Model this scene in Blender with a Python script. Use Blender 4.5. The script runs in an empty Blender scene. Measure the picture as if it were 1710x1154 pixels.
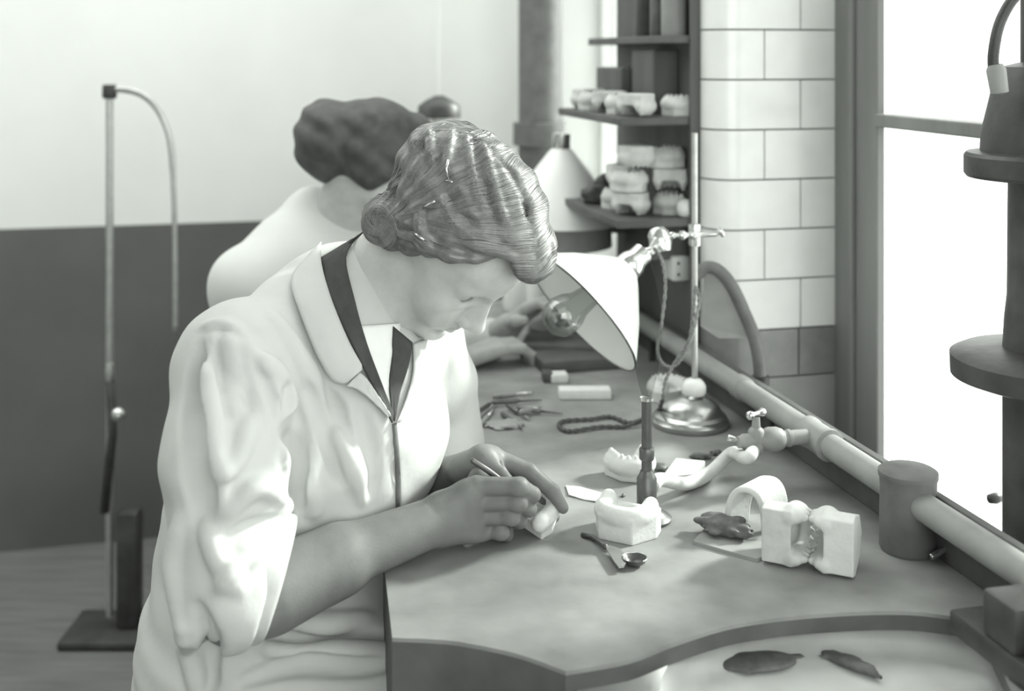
import bpy, bmesh, math, random
import numpy as np
from mathutils import Vector, Matrix
random.seed(7); RNG = np.random.default_rng(7)
SC = bpy.context.scene
COL = SC.collection
F = 1950.0; CX = 855.0; HY = 91.0; ZC = 1.30; ZB = 0.72   # focal length in px, horizon row, camera and bench heights

# ---------------------------------------------------------------- camera
cd = bpy.data.cameras.new('camera'); cam = bpy.data.objects.new('camera', cd); COL.objects.link(cam)
cam.location = (0, 0, ZC); cam.rotation_euler = (math.pi/2, 0, 0)
cd.sensor_width = 36; cd.lens = F/1710*36; cd.shift_y = -(577-HY)/1710; cd.clip_start = .05
cd.dof.use_dof = True; cd.dof.focus_distance = 1.42; cd.dof.aperture_fstop = cd.lens/13.0
SC.camera = cam
# ---------------------------------------------------------------- world, light, exposure
w = bpy.data.worlds.new('world'); SC.world = w; w.use_nodes = True
bg = w.node_tree.nodes['Background']; bg.inputs[0].default_value = (.965, 1.0, .955, 1); bg.inputs[1].default_value = 3.1
SC.view_settings.view_transform = 'Standard'; SC.view_settings.look = 'None'
SC.view_settings.gamma = 1; SC.view_settings.use_curve_mapping = False
SC.view_settings.exposure = 0.42
SC.cycles.use_denoising = True
SC.cycles.max_bounces = 7; SC.cycles.diffuse_bounces = 5; SC.cycles.transparent_max_bounces = 12
SC.cycles.caustics_reflective = False; SC.cycles.caustics_refractive = False
SC.cycles.sample_clamp_indirect = 6
def portal(name, loc, rot, sx, sy):
    l = bpy.data.lights.new(name, 'AREA'); l.shape = 'RECTANGLE'; l.size = sx; l.size_y = sy; l.cycles.is_portal = True
    o = bpy.data.objects.new(name, l); COL.objects.link(o); o.location = loc; o.rotation_euler = rot
U = Vector((-.2325, .9726, 0)); V = Vector((.9726, .2325, 0)); UP = Vector((0, 0, 1))
ANG = math.atan2(.2325, .9726)
sl = bpy.data.lights.new('sun', 'SUN'); sl.energy = 6.0; sl.angle = math.radians(7); sl.color = (.95, 1, .93)
so = bpy.data.objects.new('sun', sl); COL.objects.link(so)
SUN = (V*.84 + U*.20 + UP*.50).normalized()          # towards the sun
so.rotation_euler = SUN.to_track_quat('Z', 'Y').to_euler(); so.location = (3, 2, 3)

# ---------------------------------------------------------------- helpers
def P(px, py, d): return Vector(((px-CX)/F*d, d, ZC-(py-HY)/F*d))
def B(px, py, z=ZB):
    d = (ZC-z)*F/(py-HY); return Vector(((px-CX)/F*d, d, z))
def plan(px, py, z=ZB):
    b = B(px, py, z); return (b.x, b.y)
def SRGB(g): return (g/255/12.92) if g < 10 else ((g/255+.055)/1.055)**2.4
MATS = {}
def mat(name, g, rough=.6, var=.12, scale=30, spec=.4, metal=0, bump=0, bscale=60, stretch=None, tint=(.985, 1, .98), detail=4, attr=None):
    """grey procedural material: noise-driven tone variation and a little relief"""
    m = bpy.data.materials.new(name); m.use_nodes = True; nt = m.node_tree; bs = nt.nodes['Principled BSDF']
    tc = nt.nodes.new('ShaderNodeTexCoord'); mp = nt.nodes.new('ShaderNodeMapping')
    nt.links.new(tc.outputs['Object'], mp.inputs[0])
    if stretch: mp.inputs['Scale'].default_value = stretch
    nz = nt.nodes.new('ShaderNodeTexNoise'); nz.inputs['Scale'].default_value = scale; nz.inputs['Detail'].default_value = detail
    nt.links.new(mp.outputs[0], nz.inputs['Vector'])
    cr = nt.nodes.new('ShaderNodeValToRGB'); nt.links.new(nz.outputs['Fac'], cr.inputs[0])
    for e, p, s in ((cr.color_ramp.elements[0], .3, 1-var), (cr.color_ramp.elements[1], .7, 1+var)):
        e.position = p; e.color = tuple(min(.97, g*s*t) for t in tint)+(1,)
    col = cr.outputs[0]
    if attr:
        at = nt.nodes.new('ShaderNodeAttribute'); at.attribute_name = attr
        mx = nt.nodes.new('ShaderNodeMix'); mx.data_type = 'RGBA'; mx.blend_type = 'MULTIPLY'; mx.inputs[0].default_value = 1
        nt.links.new(col, mx.inputs[6]); nt.links.new(at.outputs['Color'], mx.inputs[7]); col = mx.outputs[2]
    nt.links.new(col, bs.inputs['Base Color'])
    bs.inputs['Roughness'].default_value = rough; bs.inputs['Specular IOR Level'].default_value = spec; bs.inputs['Metallic'].default_value = metal
    if bump:
        n2 = nt.nodes.new('ShaderNodeTexNoise'); n2.inputs['Scale'].default_value = bscale; n2.inputs['Detail'].default_value = 5
        nt.links.new(mp.outputs[0], n2.inputs['Vector'])
        b = nt.nodes.new('ShaderNodeBump'); b.inputs['Strength'].default_value = 1; b.inputs['Distance'].default_value = bump
        nt.links.new(n2.outputs['Fac'], b.inputs['Height']); nt.links.new(b.outputs[0], bs.inputs['Normal'])
    MATS[name] = m; return m
mat('wall_white', .88, .8, .03, 4); mat('dado_paint', .135, .7, .14, 3, bump=.0006, bscale=20); mat('floor_boards', .15, .75, .2, 5, stretch=(1, 8, 1))
mat('ceiling_white', .5, .9, .03, 3); mat('side_paint', .30, .9, .04, 2)
mat('glazed_tile', .90, .18, .035, 18, spec=.5); mat('grout', .16, .9, .2, 60); mat('glazed_dado', .25, .25, .12, 25, spec=.5); mat('reveal_paint', .36, .7, .08, 12)
mat('frame_wood', .22, .5, .22, 12, stretch=(1, 1, .12), bump=.0004, bscale=40)
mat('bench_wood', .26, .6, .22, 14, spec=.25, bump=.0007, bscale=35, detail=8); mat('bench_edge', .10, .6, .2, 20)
mat('lead_pipe', .30, .5, .12, 22, spec=.3); mat('iron', .055, .45, .3, 25, bump=.0006, bscale=60); mat('iron_drum', .15, .6, .2, 30)
mat('brass', .42, .28, .12, 30, metal=.85); mat('nickel', .62, .22, .06, 40, metal=.9); mat('steel_rod', .5, .3, .1, 60, metal=.6)
mat('dark_metal', .12, .35, .25, 40, metal=.5); mat('porcelain', .8, .2, .03, 30); mat('black', .03, .6, .1, 30)
mat('enamel_white', .86, .35, .02, 20); mat('rubber_hose', .62, .55, .08, 60); mat('cord_fabric', .22, .8, .35, 400); mat('cord_dark', .09, .8, .3, 300)
mat('plaster', .70, .75, .05, 60, spec=.2, bump=.0005, bscale=220); mat('plaster_grey', .55, .75, .1, 60, bump=.0005, bscale=200); mat('stone_plaster', .60, .75, .1, 50, bump=.0006, bscale=150)
mat('coat_cotton', .58, .85, .05, 14, spec=.1, bump=.0009, bscale=45); mat('coat_far', .66, .85, .03, 12, spec=.1)
mat('skin', .52, .5, .07, 60, attr='tone', spec=.3, bump=.0002, bscale=400); mat('nail', .30, .3, .05, 80, spec=.6); mat('lips', .27, .45, .08, 80); mat('brow', .2, .8, .2, 200)
mat('blouse_dark', .055, .8, .2, 60); mat('blouse_white', .86, .8, .03, 50); mat('hair_base', .12, .55, .35, 90, spec=.35)
mat('hair_strand', .17, .34, .2, 120, spec=.9, attr='shade'); mat('hair_far', .07, .6, .3, 40)
mat('cabinet_wood', .10, .6, .25, 14, stretch=(1, 1, .2)); mat('paper', .82, .8, .03, 40); mat('tin', .62, .4, .1, 16, metal=.25); mat('wax', .12, .5, .3, 80, bump=.001, bscale=120)
mat('charcoal', .08, .7, .3, 90, bump=.001, bscale=90); mat('wood_stool', .2, .6, .2, 20); mat('shoe', .05, .5, .2, 30)
def glassy(name, tr, rough, tint=(.98, .985, .98), fres=True):
    m = bpy.data.materials.new(name); m.use_nodes = True; nt = m.node_tree; nt.nodes.remove(nt.nodes['Principled BSDF'])
    t = nt.nodes.new('ShaderNodeBsdfTransparent'); t.inputs[0].default_value = tuple(c for c in tint)+(1,)
    g = nt.nodes.new('ShaderNodeBsdfGlossy'); g.inputs['Roughness'].default_value = rough
    lw = nt.nodes.new('ShaderNodeLayerWeight'); lw.inputs[0].default_value = .35
    mm = nt.nodes.new('ShaderNodeMath'); mm.operation = 'MULTIPLY_ADD'; mm.inputs[1].default_value = .45 if fres else 0; mm.inputs[2].default_value = 1-tr
    nt.links.new(lw.outputs['Fresnel'], mm.inputs[0])
    mx = nt.nodes.new('ShaderNodeMixShader'); nt.links.new(mm.outputs[0], mx.inputs[0]); nt.links.new(t.outputs[0], mx.inputs[1]); nt.links.new(g.outputs[0], mx.inputs[2])
    nt.links.new(mx.outputs[0], nt.nodes['Material Output'].inputs[0]); MATS[name] = m
glassy('window_glass', .97, .1); glassy('bulb_glass', .88, .08, (.80, .815, .80)); glassy('flame_gas', 1.0, .6, (.84, .85, .84), False)

def empty(name, label, cat, loc, group=None):
    o = bpy.data.objects.new(name, None); o.empty_display_size = .05; COL.objects.link(o); o.location = loc
    o['label'] = label; o['category'] = cat
    if group: o['group'] = group
    return o
def tag(o, label, cat, group=None):
    o['label'] = label; o['category'] = cat
    if group: o['group'] = group
    return o
def origin(o):
    v = Vector((0, 0, 0))
    while o is not None: v += o.location; o = o.parent
    return v
def link(name, verts, faces, material, parent=None, smooth=True, loc=None):
    """one mesh object from world-space verts; origin at the parent or at loc"""
    org = (origin(parent) if parent else Vector((0, 0, 0)))
    l = Vector(loc) if loc is not None else Vector((0, 0, 0))
    vv = np.asarray(verts, dtype=np.float32).reshape(-1, 3) - np.array(org+l, dtype=np.float32)
    me = bpy.data.meshes.new(name)
    if isinstance(faces, np.ndarray):
        n, k = faces.shape
        me.vertices.add(len(vv)); me.vertices.foreach_set('co', vv.ravel())
        me.loops.add(n*k); me.loops.foreach_set('vertex_index', faces.astype(np.int32).ravel())
        me.polygons.add(n); me.polygons.foreach_set('loop_start', np.arange(0, n*k, k, dtype=np.int32))
        me.update(calc_edges=True)
    else:
        me.from_pydata([tuple(v) for v in vv], [], faces); me.update()
    if smooth: me.polygons.foreach_set('use_smooth', np.ones(len(me.polygons), dtype=bool))
    me.materials.append(MATS[material])
    o = bpy.data.objects.new(name, me); COL.objects.link(o); o.location = l
    if parent: o.parent = parent
    return o
class MB:
    def __init__(s): s.v = []; s.f = []
    def add(s, vs, fs):
        n = len(s.v); s.v += [Vector(x) for x in vs]; s.f += [tuple(i+n for i in f) for f in fs]; return s
    def box(s, c, sx, sy, sz, ax=(U, V, UP), bev=0.0):
        """box centred at c with full sizes along axes ax, edges chamfered by bev"""
        bm = bmesh.new(); bmesh.ops.create_cube(bm, size=1)
        for v in bm.verts: v.co = Vector((v.co.x*sx, v.co.y*sy, v.co.z*sz))
        if bev: bmesh.ops.bevel(bm, geom=list(bm.edges), offset=bev, segments=2, affect='EDGES', profile=.5)
        bm.verts.index_update(); a, b, c2 = [Vector(x) for x in ax]; c = Vector(c)
        s.add([c+a*v.co.x+b*v.co.y+c2*v.co.z for v in bm.verts], [[v.index for v in f.verts] for f in bm.faces]); bm.free(); return s
    def lathe(s, prof, c=(0, 0, 0), axis=UP, n=28, cap=True):
        axis = Vector(axis).normalized(); a = axis.orthogonal().normalized(); b = axis.cross(a); c = Vector(c)
        vs = []; fs = []
        for r, z in prof:
            for i in range(n):
                t = 2*math.pi*i/n; vs.append(c+axis*z+(a*math.cos(t)+b*math.sin(t))*max(r, 1e-5))
        m = len(prof)
        for j in range(m-1):
            for i in range(n): fs.append((j*n+i, j*n+(i+1) % n, (j+1)*n+(i+1) % n, (j+1)*n+i))
        if cap: fs.append(tuple(range(n-1, -1, -1))); fs.append(tuple((m-1)*n+i for i in range(n)))
        return s.add(vs, fs)
    def tube(s, pts, r, n=10, cap=True):
        pts = [Vector(p) for p in pts]; R = r if isinstance(r, (list, tuple)) else [r]*len(pts)
        t0 = (pts[1]-pts[0]).normalized(); a = t0.orthogonal().normalized(); vs = []; fs = []
        for i, p in enumerate(pts):
            t = ((pts[min(i+1, len(pts)-1)]-pts[max(i-1, 0)])).normalized()
            a = (a-t*a.dot(t)).normalized(); b = t.cross(a)
            for k in range(n):
                q = 2*math.pi*k/n; vs.append(p+(a*math.cos(q)+b*math.sin(q))*R[i])
        for j in range(len(pts)-1):
            for k in range(n): fs.append((j*n+k, j*n+(k+1) % n, (j+1)*n+(k+1) % n, (j+1)*n+k))
        if cap: fs.append(tuple(range(n-1, -1, -1))); fs.append(tuple((len(pts)-1)*n+k for k in range(n)))
        return s.add(vs, fs)
    def prism(s, poly, z0, z1):
        n = len(poly); vs = [(x, y, z0) for x, y in poly]+[(x, y, z1) for x, y in poly]
        return s.add(vs, [tuple(range(n-1, -1, -1)), tuple(range(n, 2*n))]+[(i, (i+1) % n, n+(i+1) % n, n+i) for i in range(n)])
    def ribbon(s, path, thick, z0, z1):
        """vertical wall along a plan path, thick to the left of it"""
        p = [Vector((x, y, 0)) for x, y in path]; q = []
        for i in range(len(p)):
            t = (p[min(i+1, len(p)-1)]-p[max(i-1, 0)]).normalized(); q.append(p[i]+Vector((-t.y, t.x, 0))*thick)
        return s.prism([(a.x, a.y) for a in p]+[(a.x, a.y) for a in reversed(q)], z0, z1)
    def obj(s, name, material, parent=None, smooth=False, loc=None, auto=None):
        o = link(name, [tuple(v) for v in s.v], s.f, material, parent, smooth or auto is not None, loc)
        bm = bmesh.new(); bm.from_mesh(o.data); bmesh.ops.recalc_face_normals(bm, faces=bm.faces); bm.to_mesh(o.data); bm.free()
        if auto is not None: o.data.set_sharp_from_angle(angle=math.radians(auto))
        return o
def spline(pts, n=8):
    """Catmull-Rom through points"""
    pts = [Vector(p) for p in pts]; out = []
    for i in range(len(pts)-1):
        p0 = pts[max(i-1, 0)]; p1 = pts[i]; p2 = pts[i+1]; p3 = pts[min(i+2, len(pts)-1)]
        for k in range(n):
            t = k/n; out.append(.5*((2*p1)+(p2-p0)*t+(2*p0-5*p1+4*p2-p3)*t*t+(3*p1-p0-3*p2+p3)*t**3))
    out.append(pts[-1]); return out
def structure(o): o['kind'] = 'structure'; return o

# ---------------------------------------------------------------- signed distance modelling
def A3(v): return np.array(v, dtype=np.float32)
class Field:
    """a dense signed-distance grid to which rounded shapes are smoothly added or cut, meshed by surface nets"""
    def __init__(s, lo, hi, h):
        s.lo = np.array(lo, dtype=np.float32); s.h = h
        s.n = np.ceil((np.array(hi)-np.array(lo))/h).astype(int)+1
        s.ax = [s.lo[i]+np.arange(s.n[i], dtype=np.float32)*h for i in range(3)]
        s.f = np.full(s.n, .05, dtype=np.float32)
    def _sl(s, lo, hi, m):
        a = np.clip(np.floor((np.array(lo)-m-s.lo)/s.h).astype(int), 0, s.n); b = np.clip(np.ceil((np.array(hi)+m-s.lo)/s.h).astype(int)+1, 0, s.n)
        return tuple(slice(int(i), int(j)) for i, j in zip(a, b))
    def _p(s, sl): return s.ax[0][sl[0]][:, None, None], s.ax[1][sl[1]][None, :, None], s.ax[2][sl[2]][None, None, :]
    def op(s, fn, lo, hi, k=0.0, mode='u'):
        sl = s._sl(lo, hi, k+2.5*s.h+.004)
        if any(x.stop <= x.start for x in sl): return s
        d = fn(*s._p(sl)).astype(np.float32); a = s.f[sl]
        if mode == 'u':
            if k > 0:
                h = np.clip(.5+.5*(a-d)/k, 0, 1); s.f[sl] = a+(d-a)*h-k*h*(1-h)
            else: s.f[sl] = np.minimum(a, d)
        else:
            d = -d
            if k > 0:
                h = np.clip(.5-.5*(a-d)/k, 0, 1); s.f[sl] = a+(d-a)*h+k*h*(1-h)
            else: s.f[sl] = np.maximum(a, d)
        return s
    def cone(s, a, b, ra, rb=None, k=0.0, mode='u'):
        a = A3(a); b = A3(b); rb = ra if rb is None else rb; ba = b-a; L = float(ba@ba)+1e-12
        def fn(x, y, z):
            px, py, pz = x-a[0], y-a[1], z-a[2]
            h = np.clip((px*ba[0]+py*ba[1]+pz*ba[2])/L, 0, 1)
            return np.sqrt((px-h*ba[0])**2+(py-h*ba[1])**2+(pz-h*ba[2])**2)-(ra+(rb-ra)*h)
        r = max(ra, rb); return s.op(fn, np.minimum(a, b)-r, np.maximum(a, b)+r, k, mode)
    def ell(s, c, rad, ax=None, k=0.0, mode='u'):
        c = A3(c); R = np.eye(3) if ax is None else np.array([list(v) for v in ax])
        R = R.astype(np.float32); rad = A3(rad)
        def fn(x, y, z):
            px, py, pz = x-c[0], y-c[1], z-c[2]; q = [R[i][0]*px+R[i][1]*py+R[i][2]*pz for i in range(3)]
            k0 = np.sqrt(sum((q[i]/rad[i])**2 for i in range(3))); k1 = np.sqrt(sum((q[i]/rad[i]**2)**2 for i in range(3)))+1e-9
            return k0*(k0-1)/k1
        e = np.sqrt(((R*rad[:, None])**2).sum(0)); return s.op(fn, c-e, c+e, k, mode)
    def chain(s, pts, rs, k=.004, mode='u'):
        for i in range(len(pts)-1): s.cone(pts[i], pts[i+1], rs[i], rs[i+1], k, mode)
        return s
    def half(s, fn, k=0.0, mode='s'):
        return s.op(fn, s.lo, s.lo+s.n*s.h, k, mode)
    def sample(s, p):
        q = (np.asarray(p, dtype=np.float32)-s.lo)/s.h; q = np.clip(q, 0, s.n-1.001); i = q.astype(int); t = q-i; out = 0
        for dx in (0, 1):
            for dy in (0, 1):
                for dz in (0, 1):
                    wgt = (t[:, 0] if dx else 1-t[:, 0])*(t[:, 1] if dy else 1-t[:, 1])*(t[:, 2] if dz else 1-t[:, 2])
                    out = out+wgt*s.f[i[:, 0]+dx, i[:, 1]+dy, i[:, 2]+dz]
        return out
    def grad(s, p, e=None):
        e = e or s.h*1.5; p = np.asarray(p, dtype=np.float32); g = np.stack([s.sample(p+np.eye(3, dtype=np.float32)[i]*e)-s.sample(p-np.eye(3, dtype=np.float32)[i]*e) for i in range(3)], 1)
        return g/(np.linalg.norm(g, axis=1, keepdims=True)+1e-9)
    def hit(s, px, py, d0=.9, d1=2.6):
        d = np.arange(d0, d1, s.h*.5); p = np.stack([(px-CX)/F*d, d, ZC-(py-HY)/F*d], 1)
        ok = np.all((p > s.lo) & (p < s.lo+(s.n-1)*s.h), axis=1)
        if not ok.any(): return None
        p = p[ok]; v = s.sample(p); j = np.nonzero(v < 0)[0]
        return Vector([float(x) for x in p[j[0]]]) if len(j) else None
    def fold(s, pts, r, amp, k, up=True):
        """a cloth fold drawn over the surface: a ridge (up) or a furrow, tapering at both ends"""
        pts = spline([(x, y, 0) for x, y in pts], 5); hs = [s.hit(p.x, p.y) for p in pts]; hs = [q for q in hs if q is not None]
        if len(hs) < 2: return s
        n = s.grad(np.array([list(q) for q in hs])); N = len(hs)
        c = []; rr = []
        for i, q in enumerate(hs):
            e = math.sin(math.pi*min(1, max(0, (i+.35)/(N-.3))))**.6; ri = r*(.45+.55*e); off = (ri-amp*e) if up else -(ri-amp*e)
            c.append(A3(q)-n[i]*off); rr.append(ri)
        for i in range(N-1): s.cone(c[i], c[i+1], rr[i], rr[i+1], k, 'u' if up else 's')
        return s
    def smooth(s, it=1):
        for _ in range(it):
            for a in range(3):
                g = s.f; lo = np.roll(g, 1, a); hi = np.roll(g, -1, a); s.f = (lo+2*g+hi)*.25
        return s
    def mesh(s):
        f = s.f; n = f.shape; neg = f < 0
        c = neg[:-1, :-1, :-1].astype(np.int8)
        cnt = sum(neg[dx:n[0]-1+dx, dy:n[1]-1+dy, dz:n[2]-1+dz].astype(np.int8) for dx in (0, 1) for dy in (0, 1) for dz in (0, 1))
        act = (cnt > 0) & (cnt < 8); I = np.argwhere(act); m = len(I)
        idx = np.full(act.shape, -1, dtype=np.int32); idx[tuple(I.T)] = np.arange(m)
        acc = np.zeros((m, 3), dtype=np.float32); num = np.zeros(m, dtype=np.float32)
        cor = [np.array((dx, dy, dz)) for dx in (0, 1) for dy in (0, 1) for dz in (0, 1)]
        for a in range(8):
            for b in range(a+1, 8):
                if np.abs(cor[a]-cor[b]).sum() != 1: continue
                fa = f[tuple((I+cor[a]).T)]; fb = f[tuple((I+cor[b]).T)]; x = (fa < 0) != (fb < 0)
                t = np.where(x, fa/np.where(x, fa-fb, 1), 0)
                acc += np.where(x[:, None], cor[a]+(cor[b]-cor[a])*t[:, None], 0); num += x
        v = (I+acc/num[:, None])*s.h+s.lo; faces = []
        for a in range(3):
            b, c2 = (a+1) % 3, (a+2) % 3
            sl0 = [slice(1, n[i]-1) for i in range(3)]; sl0[a] = slice(0, n[a]-1); sl1 = list(sl0); sl1[a] = slice(1, n[a])
            A, Bn = neg[tuple(sl0)], neg[tuple(sl1)]; E = np.argwhere(A != Bn)
            if not len(E): continue
            off = np.ones(3, dtype=int); off[a] = 0; E = E+off; inside = neg[tuple(E.T)]
            eb = np.zeros(3, dtype=int); eb[b] = 1; ec = np.zeros(3, dtype=int); ec[c2] = 1
            q = np.stack([idx[tuple((E-eb-ec).T)], idx[tuple((E-ec).T)], idx[tuple(E.T)], idx[tuple((E-eb).T)]], 1)
            q[~inside] = q[~inside][:, ::-1]; faces.append(q)
        fa = np.concatenate(faces); fa = fa[(fa >= 0).all(1)]
        return v, fa
def join(parts):
    vs = []; fs = []; n = 0
    for v, f in parts: vs.append(v); fs.append(f+n); n += len(v)
    return np.concatenate(vs), np.concatenate(fs)
def dup(o, loc, rot=None, parent=None, label=None, scale=None):
    c = o.copy(); COL.objects.link(c); c.location = loc
    if rot is not None: c.rotation_euler = rot
    if scale: c.scale = (scale,)*3
    if label: c['label'] = label
    for ch in list(o.children):
        e = ch.copy(); COL.objects.link(e); e.parent = c
    return c
# ---------------------------------------------------------------- room shell
C0 = Vector((.37, 2.03, 0))                                   # inner corner of the window recess
def W(uu, vv, z=0): return C0+U*uu+V*vv+UP*z
def plan_w(uu, vv): p = W(uu, vv); return (p.x, p.y)
AX = (U, V, UP)
def wbox(u0, u1, v0, v1, z0, z1, bev=0, mb=None):
    return (mb or MB()).box(W((u0+u1)/2, (v0+v1)/2, (z0+z1)/2), u1-u0, v1-v0, z1-z0, AX, bev)
ROOM_TOP = 2.9
structure(wbox(-3.4, 1.55, -3.2, .5, -.06, 0).obj('floor', 'floor_boards'))
structure(wbox(-3.4, -.1, -3.2, .5, ROOM_TOP, ROOM_TOP+.06).obj('ceiling', 'ceiling_white'))
structure(wbox(1.401, 1.48, -3.2, .25, 0, ROOM_TOP).obj('wall_back', 'wall_white'))
structure(wbox(1.389, 1.401, -3.2, 0, 0, .842).obj('trim_1', 'dado_paint'))
wl = structure(wbox(-3.4, 1.48, -3.28, -3.2, 0, ROOM_TOP).obj('wall_left', 'side_paint'))
wf = structure(wbox(-3.48, -3.4, -3.28, -1.7, 0, ROOM_TOP).obj('wall_front', 'side_paint'))
wbox(-3.48, -3.4, -1.7, .25, 0, .75).obj('parapet', 'side_paint', wf); wbox(-3.48, -3.4, -1.7, .25, 2.7, ROOM_TOP).obj('lintel', 'side_paint', wf)
wr = structure(wbox(.545, 1.03, 0, .22, 0, .955).obj('wall_right', 'wall_white'))
wbox(1.03, 1.401, 0, .22, 0, ROOM_TOP).obj('wall_pier', 'wall_white', wr)
wbox(.545, 1.03, 0, .22, 2.62, ROOM_TOP).obj('lintel', 'wall_white', wr)
wbox(-3.4, 0, .16, .30, 2.62, ROOM_TOP).obj('lintel', 'wall_white', wr)
wbox(-3.4, 0, .16, .30, 0, .34).obj('parapet', 'reveal_paint', wr)
# pier between the two windows with a rounded inner corner, faced with tiles
RB = .045
arc = [(RB-RB*math.sin(t), -.018+RB-RB*math.cos(t)) for t in [i*math.pi/2/8 for i in range(9)]]
face_path = [(.20, -.018)]+arc+[(0, .2175)]
def face_at(s):
    """(uu, vv, inward normal) at arclength s along the tiled face, s measured from the middle window side"""
    for (a, b) in zip(face_path[:-1], face_path[1:]):
        L = math.hypot(b[0]-a[0], b[1]-a[1])
        if s <= L: return (a[0]+(b[0]-a[0])*s/L, a[1]+(b[1]-a[1])*s/L)
        s -= L
    return face_path[-1]
L_ALL = sum(math.hypot(b[0]-a[0], b[1]-a[1]) for a, b in zip(face_path[:-1], face_path[1:])); S_RE = L_ALL-.1905-.0   # s at vv=.027
pier_poly = [(.545, -.008)]+[(u+.010*(1 if True else 0)*max(0, 1-u/RB), v+.010*min(1, max(0, 1-(v+.018)/RB))) if False else (RB-(RB-.009)*math.sin(i*math.pi/16), .027-(RB-.009)*math.cos(i*math.pi/16)) for i, (u, v) in enumerate(arc)]+[(.009, .26), (.545, .26)]
pier = structure(MB().prism([plan_w(*q) for q in pier_poly], 0, ROOM_TOP).obj('wall_pier', 'grout', None))
pier.name = 'wall_middle'
def tile(s0, s1, z0, z1, material):
    n = max(2, int((s1-s0)/.012)); g = .0014
    path = [plan_w(*face_at(s0+g+(s1-s0-2*g)*i/n)) for i in range(n+1)]
    t = MB().ribbon(path, -.0085 if True else 0, z0+g, z1-g)
    o = t.obj('tile', material, pier, auto=35); return o
def s_of(vv): return S_RE+(vv-.027)
Z0T = .8196; HT = .0873
for r in range(9):
    j = .0706 if r % 2 == 1 else .1394
    a = .02; cuts = [a, s_of(j), L_ALL]
    for s0, s1 in zip(cuts[:-1], cuts[1:]): tile(s0, s1, Z0T+r*HT, Z0T+(r+1)*HT, 'glazed_tile')
for r in range(9, 20): tile(.02, L_ALL, Z0T+r*HT, Z0T+(r+1)*HT, 'glazed_tile')
for s0, s1 in ((.02, s_of(.136)), (s_of(.136), L_ALL)): tile(s0, s1, Z0T-.084, Z0T, 'glazed_dado')
tile(.02, L_ALL, 0.02, Z0T-.084, 'reveal_paint')
# window in the recess: post, rails, mullions, panes
wn = structure(wbox(-.147, 0, .206, .222, .34, 2.62, .003).obj('window_1', 'frame_wood'))
wbox(-.08, -.066, .198, .207, .34, 2.62, .003).obj('stop_bead', 'frame_wood', wn)
for i in range(1, 4):
    u1 = -.147-.80*i
    wbox(u1-.05, u1, .19, .25, .34, 2.62, .004).obj('mullion', 'frame_wood', wn)
for z in (.34, 1.18, 1.90, 2.58): wbox(-3.4, -.147, .20, .24, z, z+.022, .003).obj('glazing_bar', 'frame_wood', wn)
for i in range(4):
    u1 = -.147-.80*i-(.05 if i else 0); u0 = -.147-.80*(i+1)
    for z0, z1 in ((.362, 1.18), (1.202, 1.90), (1.922, 2.58)):
        wbox(u0, u1, .218, .222, z0, z1).obj('pane', 'window_glass', wn)
kn = P(1662, 832, 1.64); MB().lathe([(.002, -.012), (.006, -.01), (.008, 0), (.006, .008), (.002, .01)], kn, V, 12).obj('latch_knob', 'iron', wn, True)
w2 = structure(wbox(.545, .565, .10, .16, .955, 2.62, .003).obj('window_2', 'enamel_white'))
wbox(1.01, 1.03, .10, .16, .955, 2.62, .003).obj('stile', 'enamel_white', w2)
wbox(.565, 1.01, .10, .16, .955, .975, .003).obj('bottom_rail', 'enamel_white', w2)
wbox(.565, 1.01, .128, .132, .975, 2.62).obj('pane', 'window_glass', w2)
rotw = (math.radians(90), 0, ANG+math.radians(90))
pm = (V*-1).to_track_quat('-Z', 'Y').to_euler()
portal('portal', W(-1.77, .25, 1.48), pm, 3.3, 2.3); portal('portal', W(.65, -1.4, ROOM_TOP), (0, 0, ANG+math.pi/2), 3.6, 1.5); portal('portal', W(-3.44, -.72, 1.72), U.to_track_quat('-Z', 'Y').to_euler(), 1.95, 1.95); portal('portal', W(.787, .19, 1.8), pm, .46, 1.65)

# ---------------------------------------------------------------- bench
bench = empty('workbench', 'long wooden workbench with curved bays running along the window wall', 'workbench', (0.1, 1.6, 0))
T1 = plan(640, 931); T2 = plan(655, 1065)
mid = W(-.18, -.67); T3 = W(.20, -.672); dv = V*.15
bayA = [tuple(p[:2]) for p in spline([Vector((*T1, 0)), W(-.42, -.575), W(-.18, -.50), W(.06, -.575), T3], 6)]
edge1 = [tuple(p[:2]) for p in spline([Vector((*plan(655, 1065), 0)), Vector((*plan(740, 1069), 0)), Vector((*plan(800, 1078), 0)), Vector((*plan(870, 1094), 0)), Vector((*plan(945, 1121), 0))], 5)]
edge2 = [tuple(p[:2]) for p in spline([Vector((*plan(x, y), 0)) for x, y in ((945, 1121), (1050, 1102), (1127, 1073), (1232, 1042), (1374, 1025), (1516, 1021), (1620, 1034))], 5)][1:]
back_v = -.030
near = [plan(1655, 1075), plan(1690, 1150), tuple(W(-1.16, -.155)[:2]), tuple(W(-1.16, back_v)[:2])]
far = [tuple(W(.80, back_v)[:2]), tuple(W(.80, -.672)[:2])]
outline = edge1+edge2+near+far+list(reversed(bayA))
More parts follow.
